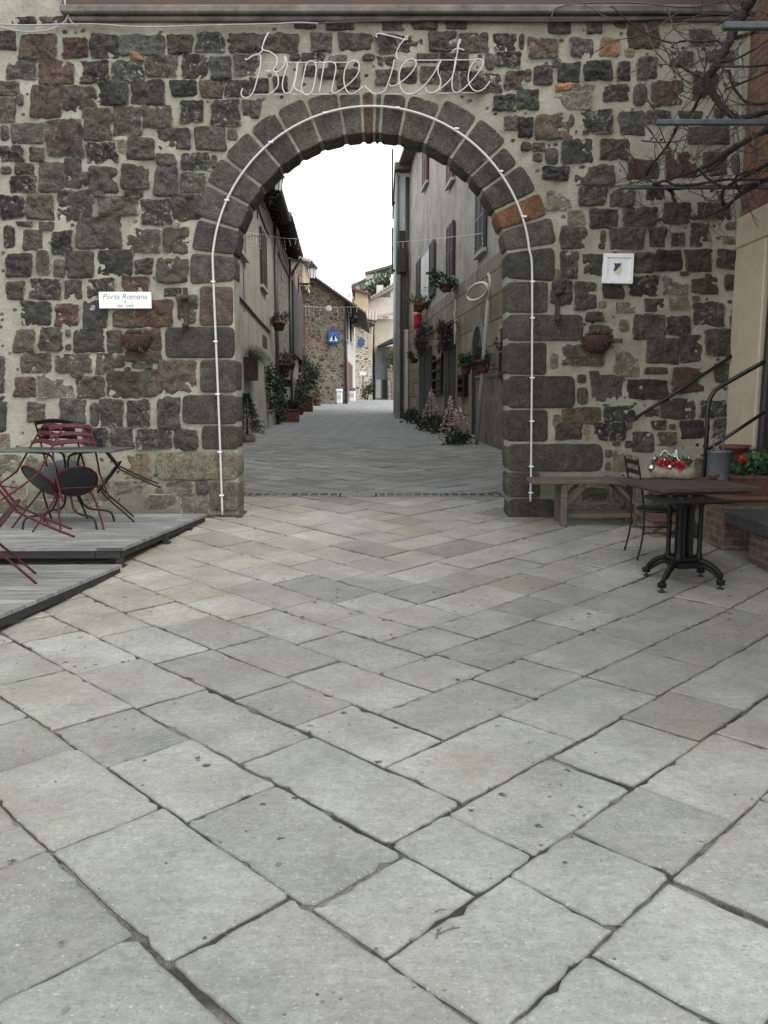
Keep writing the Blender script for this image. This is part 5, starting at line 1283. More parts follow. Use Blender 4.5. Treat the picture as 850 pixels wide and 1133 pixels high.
mb=MB(); mb.box((a.x-.2,82.4,a.z-.75),(b.x+.3,82.99,a.z-.47)); part(mb,'eave_boards',M['eave'],t)
fr_rect(t,'corner_quoin',407.5,372,410.5,392,83,'pl_yellow',.03)
flatsign('hexagon_sign','dark blue hexagonal sign high on the pale rubble house','street sign',[('sign_plate',[(396,376),(400,372.3),(404,376.5),(403.2,381.5),(399.5,384.6),(396,381)],82.7,M['bluedark'],.05)])
flatsign('notice_board','small white notice board on a post by the pale rubble house','notice',[('board',[(398,411),(405,411),(405,415.2),(398,415.2)],81.5,M['signwhite'],.05),('post',[(401.2,415.2),(402.2,415.2),(402.2,439),(401.2,439)],81.52,M['pipe'],.06)])
t,a,b=facing_house('yellow_house','ochre plastered house peeping over the pale tiled roof',393,407,322,93,'pl_yellow')
mb=MB(); mb.prism([(a.x-.4,92.4,a.z+.1),(b.x+.2,92.4,a.z-.5),(b.x+.2,92.4,a.z-.25),(a.x-.4,92.4,a.z+.35)],(0,8,0)); part(mb,'roof',M['shutter_red'],t)
t,a,b=facing_house('shuttered_house','cream house with bright red shutters and a white chimney','407.5' and 407.5,441,329,97,'pl_pale')
r0=onY(408,333,96.3); r1=onY(441,312,96.3)
mb=MB(); mb.prism([(r0.x-.2,96.2,r0.z-.2),(r1.x,96.2,r1.z-.4),(r1.x,96.2,r1.z+.15),(r0.x-.2,96.2,r0.z+.25)],(0,8.5,0))
for i in range(12):
    f=i/11; x=r0.x+(r1.x-r0.x)*f; z=r0.z+(r1.z-r0.z)*f+.1; mb.tube([(x,96.0,z),(x,97.5,z+.3)],.13,6)
part(mb,'roof',M['rooftile_light'],t)
fr_rect(t,'shutter',424,341,426.8,352,97,'redbright'); fr_rect(t,'shutter',427.2,340.5,430,351.5,97,'redbright'); fr_rect(t,'window',411.5,343,415.5,353,97,'shutter_red',.06,'pane')
mb=MB(); p=onY(434.8,319,98); q=onY(434.8,304,98); mb.box((p.x-.28,98,p.z-1),(p.x+.28,98.6,q.z-.5)); mb.lathe([(.4,0),(.4,.1),(.2,.3),(.25,.55),(0,.6)],(p.x,98.3,q.z-.5),10); part(mb,'chimney',M['signwhite'],t)
mb=MB(); p=onY(420.5,325,98); mb.box((p.x-.4,98,p.z-1),(p.x+.4,98.8,p.z+1.0)); part(mb,'chimney',M['pl_pale'],t)
t,a,b=facing_house('annex_house','plain cream annex with a tiled edge under the red shuttered house',414.5,441,353,91,'pl_cream')
p=onY(408,352.5,90); q=onY(441,345,90)
mb=MB(); mb.prism([(p.x,90,p.z-.25),(q.x,90,q.z-.25),(q.x,90,q.z+.1),(p.x,90,p.z+.1)],(0,4,1.2)); part(mb,'roof',M['rooftile_light'],t)
t,a,b=facing_house('blue_house','blue grey plastered house with narrow windows at the street end',415,428.5,383,87,'pl_blue')
fr_rect(t,'window',416,391,418.4,404,87,'pl_grey',.05,'pane'); fr_rect(t,'window',422.2,390.5,425.2,404,87,'pl_grey',.05,'pane')
fr_rect(t,'door',423,420,428,440.5,87,'doorgrey',.08); fr_rect(t,'door_frame',416.2,420,421.5,440.5,87,'pl_pale',.05)
t2,a,b=facing_house('stone_house','dark rubble house under a deep eave at the right end of the street',429,445,383,86,'rub_left')
mb=MB(); p=onY(417.5,384,84.5); q=onY(445,372,84.5); mb.prism([(p.x,84.5,p.z),(q.x,84.5,q.z-.3),(q.x,84.5,q.z+.3),(p.x,84.5,p.z+.12)],(0,3,0)); part(mb,'eave',M['eave'],t2)
mb=MB(); p=onY(428.7,440,85.8); mb.tube([(p.x,85.8,1.4),(p.x,85.8,7.)],.08,8); part(mb,'downpipe',M['pipe'],t2)
# ---- hill and what stands on it
mb=MB(); xs=[-140,-90,-60,-30,-12,-4,4,14,30,60,110]; ysl=[104,120,140,155,175,200,250,320]
def hz(x,y): return -1+25*math.exp(-((y-185)/52)**2)*math.exp(-((x-6)/55)**2)+1.2*noise.noise(Vector((x*.05,y*.05,0)))
for y in ysl:
    for x in xs: mb.v.append(Vector((x,y,hz(x,y)))); mb.c.append((1,1,1,0))
for j in range(len(ysl)-1):
    for i in range(len(xs)-1): n=len(xs); mb.f.append((j*n+i,j*n+i+1,j*n+n+i+1,j*n+n+i)); mb.sm.append(True)
struct(mb,'hill',simple('hill_scrub',(.06,.07,.035),.95,.4,.3,.5,.3))
YH=170
t,a,b=facing_house('hilltop_house','tall pale house on the hilltop with small square windows',404.8,438,300,YH,'pl_pale',12,8,'houses on the hill')
p=onY(404,301.5,YH-.5); q=onY(440,291.5,YH-.5)
mb=MB(); mb.prism([(p.x,YH-.6,p.z-.4),(q.x,YH-.6,q.z-.4),(q.x,YH-.6,q.z+.1),(p.x,YH-.6,p.z+.1)],(0,12,0)); mb.prism([(a.x+.05,YH-.02,a.z-.1),(q.x,YH-.02,a.z-.1),(q.x,YH-.02,q.z-.3),(a.x+.05,YH-.02,p.z-.3)],(0,10,0)); part(mb,'roof',M['rooftile'],t)
for x0,y0,x1,y1 in ((412.8,305,416,309),(421,302.5,424.2,307.5)): fr_rect(t,'window',x0,y0,x1,y1,YH-.03,'pl_grey',.1,'pane')
t,a,b=facing_house('hilltop_house','lower pale wing with tall windows left of the hilltop house',389.2,404.7,313,YH-1,'pl_pale',11,5,'houses on the hill')
p=onY(388.6,316,YH-1.5); q=onY(405,308,YH-1.5)
mb=MB(); mb.prism([(p.x,YH-1.6,p.z-.4),(q.x,YH-1.6,q.z-.4),(q.x,YH-1.6,q.z+.1),(p.x,YH-1.6,p.z+.1)],(0,11,0)); part(mb,'roof',M['rooftile'],t)
for x0,y0,x1,y1 in ((392.2,318,394.2,326),(398,314,400,322),(401.2,312,403.2,321)): fr_rect(t,'window',x0,y0,x1,y1,YH-1,'pl_grey',.1,'pane')
rr=random.Random(77)
for i,(px,py,w,hh,lb) in enumerate(((427,319,4.4,3.4,'large rounded dark green shrub below the hilltop house'),(410,331,3.2,2.9,'lower dark green shrub left of the large one on the hill'),(439,316,3.2,3.4,'dark green shrub on the hill against the right hand house edge'))):
    c=onY(px,py,160-i); t=thing('hill_shrub',lb,'shrub',(c.x,c.y,hz(c.x,c.y)),(0,0,0),'shrubs on the hill')
    mb=MB(); foliage(mb,c,(w,w*.8,hh),1500,.6,.45,[(.035,.06,.032),(.05,.08,.045),(.08,.11,.07)],rr,.6,.5,26); part(mb,'foliage',M['leaf'],t)
    mb=MB(); mb.tube([(c.x,c.y,hz(c.x,c.y)-.3),(c.x+.2,c.y,c.z)],.25,7,r2=.1); part(mb,'stem',M['bark'],t)
# ---- right block house
YR0,YR1=9.62,FR.at(452,443)[0]
h=thing('block_house','long brown house with block render below and stained plaster above, right of the street','house',(3,20,gz(20)))
zb=FR.at(527,284)[1]-.35; y19=FR.at(523,443)[0]
mb=MB(); prism_house(mb,FR,YR0,YR1,0,zb,7); part(mb,'block_wall',M['block_right'],h)
mb=MB(); prism_house(mb,FR,YR0,YR1,zb+.002,11.5,7,-.03); part(mb,'plaster_wall',M['pl_right'],h)
yd=FR.at(528.5,443)[0]
mb=MB(); FR.box(mb,YR0,yd,0,FR.at(545,418)[1],.002,.05); part(mb,'rough_plinth',M['rough_right'],h)
mb=MB()
for py in (): pass
for (pa,pb) in (((557,414.5),(533,423)),):
    y0=YR0; z0=FR.at(*pa)[1]; FR.box(mb,YR0,yd,z0,z0+.05,.051,.09)
part(mb,'ledge',M['block_right'],h)
# windows
window(h,FR,(525.5,207,535,281),'closed','shutter_grey'); window(h,FR,(494.3,251,501.3,310),'closed','shutter')
window(h,FR,(465.5,280,475.5,335),'curtain','shutter'); window(h,FR,(493.5,150,499.8,206),'closed','shutter_red'); window(h,FR,(467.3,150,472.3,208),'closed','shutter_red')
# doors
def door(par,rc,mat,frame='pl_grey',label=None):
    y0,y1,z0,z1=FR.r(*rc); g=gz((y0+y1)/2)
    mb=MB(); FR.box(mb,y0,y1,g-.02,z1,.003,.03); 
    w=(y1-y0)
    for i in range(2): FR.box(mb,y0+w*(.08+.48*i),y0+w*(.44+.48*i),g+.2,g+1.0,.03,.05); FR.box(mb,y0+w*(.08+.48*i),y0+w*(.44+.48*i),g+1.15,z1-.15,.03,.05)
    d=part(mb,'door',M[mat],par)
    mb=MB(); FR.box(mb,y0-.16,y0-.003,g-.05,z1+.16,.002,.04); FR.box(mb,y1+.003,y1+.16,g-.05,z1+.16,.002,.04); FR.box(mb,y0-.003,y1+.003,z1+.003,z1+.16,.002,.038); part(mb,'door_frame',M[frame],d)
    return y0,y1,z1
dE=door(h,(464.5,386,479.5,452),'doorgrey'); dF=door(h,(492.5,380,505.5,458),'doorgrey')
y0,y1,z0,z1=FR.r(523,378,533.5,468); g=gz((y0+y1)/2); cy=(y0+y1)/2; rw=(y1-y0)/2; ztop=FR.at(530,361)[1]; zs=ztop-rw
mb=MB(); P=[FR.P(y0,g,.003)]+[FR.P(cy-rw*math.cos(R(a)),zs+rw*math.sin(R(a)),.003) for a in range(0,181,12)]+[FR.P(y1,g,.003)]
mb.prism(P,FR.P(0,0,.012)-FR.P(0,0,0)); da=part(mb,'arched_door',M['signblack'],h)
mb=MB(); R1=rw+.20
Po=[FR.P(cy-R1*math.cos(R(a)),zs+R1*math.sin(R(a)),.003) for a in range(0,181,12)]; Pi=[FR.P(cy-(rw+.003)*math.cos(R(a)),zs+(rw+.003)*math.sin(R(a)),.003) for a in range(0,181,12)]
off=FR.P(0,0,.035)-FR.P(0,0,0)
for i in range(len(Po)-1): mb.prism([Po[i],Po[i+1],Pi[i+1],Pi[i]],off)
mb.prism([FR.P(cy-R1,g-.05,.003),FR.P(cy-rw-.003,g-.05,.003),Pi[0],Po[0]],off); mb.prism([FR.P(cy+R1,g-.05,.003),FR.P(cy+rw+.003,g-.05,.003),Pi[-1],Po[-1]],off)
part(mb,'arch_frame',M['pl_grey'],da)
mb=MB(); a_,b_,c_,d_=FR.r(553.5,364,557.5,386); FR.box(mb,a_,b_,c_,d_,.003,.02); n=part(mb,'niche',M['signblack'],h)
mb=MB(); FR.box(mb,a_-.07,a_-.002,c_-.05,d_+.08,.003,.05); FR.box(mb,b_+.002,b_+.07,c_-.05,d_+.08,.003,.05); FR.box(mb,a_-.002,b_+.002,d_+.002,d_+.08,.003,.049); part(mb,'niche_frame',M['sill'],n)
mb=MB(); FR.box(mb,FR.at(528,443)[0],FR.at(518,443)[0],gz(21)-.05,gz(21)+.10,.003,.45); part(mb,'door_step',M['sill'],h)
for pts in ([(490,326),(497,310),(502,302)],):
    pass
mb=MB(); mb.tube([FR.P(YR1-.1,gz(YR1),.10),FR.P(YR1-.1,11,.10)],.08,8); part(mb,'downpipe',M['pipe'],h)
mb=MB(); mb.prism([FR.P(YR0,11.4,.5),FR.P(YR0,13,-6),FR.P(YR0,13.15,-6),FR.P(YR0,11.55,.5)],FR.P(YR1,0)-FR.P(YR0,0)); part(mb,'roof',M['rooftile'],h)
# things on the right facade
def fpt(px,py,o=.0): return FR.pt(px,py,o)
def pot(mb,c,r,hh,n=16): mb.lathe([(r*.68,0),(r*.8,hh*.3),(r*.95,hh*.8),(r*1.05,hh*.8),(r*1.05,hh),(r*.9,hh),(r*.85,hh*.85),(0,hh*.82)],c,n)
def wallpot(px,pyb,r,hh,label,cols,n=160,rad=None,o=.26,L=.14,W=.08,fac=FR,drop=0.,grp='pots hung on the right house',mat='terrared'):
    c=fac.pt(px,pyb,o); y,z=c.y,c.z
    t=thing('hanging_pot',label,'flower pot',c,(0,0,0),grp)
    mb=MB(); pot(mb,c,r,hh); part(mb,'pot',M[mat],t)
    rad=rad or (r*1.3,r*1.3,r*1.0); mb=MB(); foliage(mb,c+Vector((0,0,hh+rad[2]*.55-drop)),rad,n,L,W,cols,random.Random(int(px*7)),.4,.5,7); part(mb,'leaves',M['leaf'],t)
    mb=MB(); mb.tube([c+Vector((0,0,hh*.6)),fac.P(y,z+hh*.6,.0)],.012,6); part(mb,'hook',M['iron'],t)
wallpot(515.5,414,.145,.25,'terracotta wall pot with bushy green plant above the iron letter frame',GREEN)
wallpot(534.5,413,.165,.30,'larger terracotta wall pot with grassy plant in front of the white pole',OLIVE+GREEN,140,L=.2,W=.04)
wallpot(494,323,.19,.22,'red pot with trailing green plant under the middle shuttered window',GREEN,260,(.5,.5,.30),.3,drop=.12)
wallpot(464,344,.21,.22,'red pot with pale green plant under the curtained window',[(.09,.12,.04),(.06,.10,.035)],160,(.5,.4,.25),.3)
wallpot(458,402,.16,.18,'small pot with yellowish plant low beside the left garlanded door',OLIVE,110,None,.3)
wallpot(553.5,388,.07,.08,'tiny pot with yellow green plant under the wall niche',OLIVE,40,(.12,.12,.1),.10,.08,.05)
# garlands over the doors
for (y0,y1,z1),lb,hh in ((dE,'dark dried garland hanging over the left grey door',1.05),(dF,'dark dried garland bundled over the right grey door',.8)):
    c=FR.P((y0+y1)/2,z1+hh*.25,.22); t=thing('door_garland',lb,'garland',c,(0,0,0),'garlands over the doors')
    mb=MB(); foliage(mb,c,(.22,(y1-y0)*.75,hh*.62),1500,.11,.05,[(.022,.02,.016),(.03,.026,.02),(.018,.024,.016),(.05,.04,.03)],rr,-.1,.4,12); part(mb,'dried_foliage',M['leaf'],t)
    mb=MB(); mb.beam(FR.P(y0-.3,z1+.28+hh*.3,.12),FR.P(y1+.3,z1+.28+hh*.3,.12),.1,.09); part(mb,'garland_board',M['doordark'],t)
# black ladder-like shelf between the doors
y0,y1,z0,z1=FR.r(481.5,392,492,436); t=thing('wall_shelf','black ladder shaped rack fixed between the two grey doors','rack',FR.P((y0+y1)/2,z0,.05))
mb=MB(); FR.box(mb,y0,y0+.09,z0,z1,.003,.12); FR.box(mb,y1-.09,y1,z0,z1,.003,.12); part(mb,'upright',M['iron'],t)
for k in range(4):
    mb=MB(); zq=z0+(z1-z0)*(k+.3)/4; FR.box(mb,y0+.092,y1-.092,zq,zq+.07,.003,.14); part(mb,'rung',M['doordark'],t)
# letter frame under the first pot
y0,y1,z0,z1=FR.r(510.5,415,518,439); t=thing('letter_frame','black iron frame box on the wall left of the arched door','wall frame',FR.P((y0+y1)/2,z0,.05))
mb=MB(); FR.box(mb,y0,y0+.09,z0,z1,.003,.12); FR.box(mb,y1-.09,y1,z0,z1,.003,.12); FR.box(mb,y0+.091,y1-.091,z0,z0+.14,.003,.12); FR.box(mb,y0+.091,y1-.091,z1-.12,z1,.003,.12); FR.box(mb,y0+.091,y1-.091,(z0+z1)/2-.04,(z0+z1)/2+.04,.003,.119); part(mb,'iron_frame',M['iron'],t)
# menu board at the near end
y0,y1,z0,z1=FR.r(556.5,392,561,417); t=thing('menu_board','dark slate board leaning from the wall beside the arch jamb','board',FR.P((y0+y1)/2,z0,.05))
mb=MB(); FR.box(mb,y0,y1,z0,z1,.06,.09); part(mb,'slate',M['signblack'],t)
mb=MB(); FR.box(mb,y0-.04,y0-.001,z0-.04,z1+.04,.055,.10); FR.box(mb,y1+.001,y1+.04,z0-.04,z1+.04,.055,.10); FR.box(mb,y0,y1,z1+.001,z1+.04,.055,.099); FR.box(mb,y0,y1,z0-.04,z0-.001,.0,.10); part(mb,'frame',M['doordark'],t)
# white pole with hoop
t=thing('hoop_pole','white pole carrying a big white light hoop by the arched door','light pole',Vector((fpt(528,479,.25).x,fpt(528,479,.25).y,gz(fpt(528,479).y))))
a=fpt(540.5,332,.28); b=fpt(527.5,478,.28); b.z=gz(b.y)
mb=MB(); mb.tube([b,b.lerp(a,.45),a],.045,10); part(mb,'pole',M['pipewhite'],t)
mb=MB(); c=fpt(528.5,323,.30); P=[]
for k in range(32):
    an=2*math.pi*k/32; px=528.8+math.cos(an)*11.2+math.sin(an)*1.0; py=322.8-math.sin(an)*9.2-math.cos(an)*3.4; P.append(fpt(px,py,.30))
mb.tube(P,.038,8,closed=True); part(mb,'hoop',M['rope'],t)
mb=MB(); mb.tube(catmull([a,fpt(542.5,318,.29),fpt(542,308,.29),fpt(540.5,303,.29)],5),.032,8); part(mb,'loose_end',M['rope'],t)
mb=MB(); mb.tube([a+Vector((0,0,-.1)),fpt(540.5,334,.0)],.03,6); part(mb,'clamp',M['iron'],t)
# bare star ornament over the second door
c=fpt(503.5,356,.14); t=thing('star_ornament','pale wire star ornament above the right garlanded door','ornament',c)
mb=MB()
for k in range(8):
    an=2*math.pi*k/8; d=Vector((0,math.cos(an),math.sin(an))); ln=.62 if k%2==0 else .42
    mb.beam(c+d*.03,c+d*ln,.05,.035,up=(1,0,0))
part(mb,'rays',M['pl_pale'],t)
# red felt hanging figure-like decoration (no face)
c=fpt(462.3,364,.32); t=thing('felt_decoration','bright red felt decoration with white band hanging under the left window','decoration',c)
s=(fpt(462.3,341).z-c.z)
mb=MB(); mb.lathe([(0,.0),(.11,.02*s),(.14,.2*s),(.15,.42*s),(.13,.5*s)],c,14); mb.lathe([(.13,.56*s),(.17,.62*s),(.16,.78*s),(.10,.92*s),(.03,1.0*s)],c,14); part(mb,'felt_body',M['fabric_red'],t)
mb=MB(); mb.lathe([(.135,.49*s),(.155,.50*s),(.155,.56*s),(.13,.57*s)],c,14); mb.sphere(c+Vector((0,0,1.02*s)),.05,10); mb.sphere(c+Vector((0,0,-.03)),.05,10); part(mb,'white_trim',M['felt_white'],t)
mb=MB(); mb.tube([c+Vector((0,0,s)),c+Vector((0,0,s+.35)),FR.P(c.y,c.z+s+.35,0)],.01,5); part(mb,'cord',M['cabledark'],t)
# light trees on the ground
def foot(px,o):
    p=FR.pt(px,443,o); return Vector((p.x,p.y,gz(p.y)))
def wiretree(px,py,hh,r,label,mat,dots):
    p=foot(px,py); t=thing('light_tree',label,'christmas tree',p,(0,0,0),'christmas light trees by the doors')
    mb=MB(); n=70
    P=[(p.x+r*(1-i/n)*math.cos(i*.75),p.y+r*(1-i/n)*math.sin(i*.75),p.z+.08+hh*i/n) for i in range(n+1)]; mb.tube(P,.008,5)
    for k in range(7):
        a=2*math.pi*k/7; mb.tube([(p.x+r*math.cos(a),p.y+r*math.sin(a),p.z),(p.x,p.y,p.z+hh)],.008,5)
    part(mb,'wire_frame',mat,t)
    mb=MB()
    for i in range(dots):
        f=rr.random()**.8*.95; a=rr.uniform(0,6.28); q=r*(1-f)+.01
        mb.sphere((p.x+q*math.cos(a),p.y+q*math.sin(a),p.z+.08+hh*f),rr.uniform(.012,.022),6)
    part(mb,'light_bulbs',M['bulb'],t)
wiretree(499,.62,1.05,.33,'left pale lit wire tree on the pavement before the right grey door',M['strawtree'],48)
wiretree(508,.50,.80,.34,'right pale lit wire tree on the pavement, the lower of the pair',M['strawtree'],48)
wiretree(477,.55,1.25,.40,'brownish wicker light tree before the left grey door',M['strawtree'],50)
def groundplant(px,py,rad,label,cols,n=420,L=.16,W=.07,potr=None,poth=.3,potmat='terra',name='potted_plant',grp='potted plants along the street',cz=None,up=.4,cl=12,seed=1,stem=True,square=None,cat='potted plant'):
    p=foot(px,-py) if py<0 else onG(px,py); t=thing(name,label,cat,p,(0,0,0),grp); z=p.z; rr=random.Random(seed+int(px*3))
    if square:
        mb=MB(); w,d,hh=square; mb.box((p.x-w/2,p.y-d/2,z),(p.x+w/2,p.y+d/2,z+hh-.06),bev=.02); mb.box((p.x-w/2-.025,p.y-d/2-.025,z+hh-.059),(p.x+w/2+.025,p.y+d/2+.025,z+hh),bev=.01); part(mb,'planter',M[potmat],t); z+=hh
    elif potr:
        mb=MB(); pot(mb,p,potr,poth,18); part(mb,'pot',M[potmat],t); z+=poth
    c=Vector((p.x,p.y,z+(cz if cz is not None else rad[2]*.85)))
    mb=MB(); foliage(mb,c,rad,n,L,W,cols,rr,up,.45,cl); part(mb,'foliage',M['leaf'],t)
    if stem:
        mb=MB()
        for k in range(4): mb.tube([(p.x+rr.gauss(0,.03),p.y+rr.gauss(0,.03),z-.04),(c.x+rr.gauss(0,rad[0]*.4),c.y+rr.gauss(0,rad[1]*.4),c.z)],.018,5,r2=.007)
        part(mb,'stem',M['bark'],t)
    return t
groundplant(480,-.5,(.50,.6,.22),'low dark green plants at the foot of the brownish light tree',DARKG,400,name='ground_plant')
groundplant(489,-.5,(.40,.4,.25),'low dark green tuft between the light trees',DARKG+OLIVE,300,name='ground_plant')
groundplant(506,-.75,(.35,.35,.16),'flat green tuft under the lower pale light tree',GREEN+DARKG,220,name='ground_plant')
groundplant(459,-.4,(.5,.8,.25),'dark low shrub at the foot of the downpipe on the right',DARKG,300,name='ground_plant')
# ---- left side plants and pots
def conifer(px,py,hh,r,label):
    p=onG(px,py); t=thing('christmas_tree',label,'christmas tree',p); rr=random.Random(3)
    mb=MB(); mb.lathe([(.16,0),(.19,.05),(.2,.12),(.17,.18),(.06,.2),(0,.2)],p,14,col=(.2,.17,.13,0)); part(mb,'stone_base',M['vcol'],t)
    mb=MB(); mb.tube([(p.x,p.y,p.z+.15),(p.x,p.y,p.z+hh)],.03,7,r2=.006); part(mb,'trunk',M['bark'],t)
    mb=MB()
    for i in range(2600):
        f=rr.random(); z=p.z+.26+(hh-.24)*f; rad=r*(1-f)**.9*(1+.25*math.sin(f*46))*rr.uniform(.35,1.08)+.01; a=rr.uniform(0,6.28)
        g=rr.uniform(.6,1.4); d=(math.cos(a),math.sin(a),rr.gauss(-.05,.35))
        mb.leaf((p.x+rad*math.cos(a),p.y+rad*math.sin(a),z-.12*rad),rr.uniform(.05,.11),.018,(.014*g,.042*g,.024*g,0),d,rr)
    part(mb,'needles',M['leaf'],t)
    mb=MB()
    for i in range(16):
        f=rr.uniform(.05,.8); a=rr.uniform(3.3,6.1); q=r*(1-f)*.98; mb.sphere((p.x+q*math.cos(a),p.y+q*math.sin(a),p.z+.26+(hh-.3)*f),.017,6)
    part(mb,'bauble',M['fabric_red'],t).name='red_baubles'
conifer(274,489,1.16,.36,'small dark green christmas tree with red baubles beside the left arch jamb')
# niche planter on left wall
y,z=FL.at(274,420.5); c=FL.P(y,z,.10); t=thing('wall_planter','tall brown clay wall planter with drooping grassy plant on the left plaster wall','wall planter',c)
y0,y1,z0,z1=FL.r(270.5,397,277.5,420.5); mb=MB(); FL.box(mb,y0,y1,z0,z1,.003,.22); part(mb,'clay_trough',M['terra_dark'],t)
mb=MB(); r5=random.Random(8)
for i in range(420):
    b=FL.P(r5.uniform(y0,y1+.3),z1,.15); d=Vector((r5.gauss(.35,.45),r5.gauss(0,.5),r5.uniform(.2,1.2))); ln=r5.uniform(.2,.62); g=r5.uniform(.6,1.3)
    m_=b+d.normalized()*ln*.6; e_=m_+Vector((d.x*.25,d.y*.25,-r5.uniform(.05,.5)))
    w=Vector((.0,.012,.004)); mb.add([b-w,b+w,m_+w,m_-w],[(0,1,2,3)],(.05*g,.06*g,.028*g,0)); mb.add([m_-w,m_+w,e_],[(0,1,2)],(.05*g,.06*g,.028*g,0))
part(mb,'grass_blades',M['leaf'],t)
def wallplant(pts,label,cols,n=500,wd=.25,name='climbing_plant',o=.12,L=.13,W=.08,grp='climbers on the left walls'):
    P=[]; 
    for px,py in pts: y,z=FL.at(px,py); P.append(FL.P(y,z,o))
    t=thing(name,label,'climber',P[-1],(0,0,0),grp); Q=catmull(P,6); r5=random.Random(int(pts[0][0]*9)); mb=MB()
    for i in range(n):
        q=r5.choice(Q); g=r5.uniform(.5,1.4); c=r5.choice(cols); mb.leaf(q+Vector((r5.gauss(0,.09),r5.gauss(0,wd),r5.gauss(0,.12))),L*r5.uniform(.6,1.3),W,(c[0]*g,c[1]*g,c[2]*g,0),(r5.gauss(.4,.6),r5.gauss(0,.6),r5.gauss(-.2,.7)),r5)
    part(mb,'leaves',M['leaf'],t); mb=MB(); mb.tube(Q,.02,6); part(mb,'stem',M['bark'],t)
wallplant([(293,405),(294,420),(295,440),(296.5,452)],'narrow trailing plant hanging on the left plaster wall',OLIVE+DARKG,320,.14)
wallplant([(308.5,395),(307,410),(306,428),(305.5,446),(306,460)],'tall dark climber growing around the left downpipe',DARKG,800,.4)
wallplant([(303,418),(303,430),(302.5,448)],'lower dark climber just before the left downpipe',DARKG,420,.3)
for px,py,r_,lb,cols in ((309,366,.22,'dry brown hanging plant high on the left stone wall',DRY),(314.5,412,.25,'red brown hanging pot upper row on the left stone wall',DRY+OLIVE),(320.5,410,.25,'reddish hanging pot of the upper row nearest the tall shrub',DRY+GREEN),(317,428,.25,'dark wire basket with plant, lowest on the left stone wall',DARKG+DRY)):
    wallpot(px,py,r_,.28,lb,cols,150,None,.3,fac=FL,grp='pots hung on the left wall',mat='terra_dark')
groundplant(317,467,(.75,.3,.22),'long terracotta trough with low rounded shrub on the left kerb',DARKG+OLIVE,420,square=(1.0,.42,.50),potmat='terrared',seed=2)
groundplant(331,459,(.42,.42,.72),'dark bushy evergreen in a tan pot behind the long trough',DARKG,700,potr=.30,poth=.40,potmat='terra',seed=3)
groundplant(326,452,(.35,.4,.75),'second dark evergreen standing against the left wall',DARKG,500,potr=.25,poth=.3,potmat='terra_dark',seed=9)
groundplant(341,455.5,(.75,.6,1.45),'tallest leafy shrub in a brown box planter on the left',DARKG+GREEN,1300,.2,.09,square=(.55,.5,.85),potmat='terra_dark',seed=4,cl=26)
groundplant(351,449,(.35,.35,.28),'orange pot with small plant, farthest of the left row',OLIVE+DRY,200,potr=.32,poth=.5,potmat='terra',seed=5)
groundplant(355.5,446.5,(.3,.3,.25),'small orange pot right of the farthest left pot',OLIVE+DRY,160,potr=.26,poth=.42,potmat='terra',seed=6)
groundplant(361,444.5,(.85,.5,.95),'wide dark shrub against the corner house wall',DARKG+OLIVE,800,.24,.1,seed=7,name='garden_shrub',cl=20)
groundplant(407,440.8,(.5,.5,1.0),'dark shrub standing before the pale rubble house',DARKG,300,.3,.15,seed=8,name='garden_shrub')
groundplant(434,440.0,(.9,.6,1.3),'yellow green shrub on the dark rubble wall at the street end',OLIVE,500,.3,.14,seed=8,name='garden_shrub',cz=4.0)
# bins
def bin_(px0,px1,py0,py1,Y,body,lid,label):
    a=onY(px0,py1,Y); b=onY(px1,py0,Y); g=gz(Y)
    t=thing('waste_bin',label,'bin',((a.x+b.x)/2,Y,g),(0,0,0),'bins at the street end'); w=b.x-a.x; hz_=b.z-g
    mb=MB(); mb.box((a.x+.04,Y,g+.06),(b.x-.04,Y+w*.9,b.z-hz_*.2),bev=.05); mb.box((a.x+.1,Y+.05,g),(b.x-.1,Y+w*.8,g+.06)); part(mb,'bin_body',M[body],t)
    mb=MB(); mb.box((a.x,Y-.04,b.z-hz_*.2+.002),(b.x,Y+w*.95,b.z),bev=.06); part(mb,'lid',M[lid],t)
    mb=MB(); mb.box((a.x+w*.2,Y-.01,g+.35*hz_),(b.x-w*.2,Y-.001+.0,g+.62*hz_)); part(mb,'front_panel',M['pl_pale'],t)
bin_(371.5,379.2,430.3,444.3,58.5,'binwhite','binwhite','plain white waste bin against the corner house')
bin_(385,393.5,429,443,64,'binwhite','binblue','white waste bin with a blue lid by the maroon door')
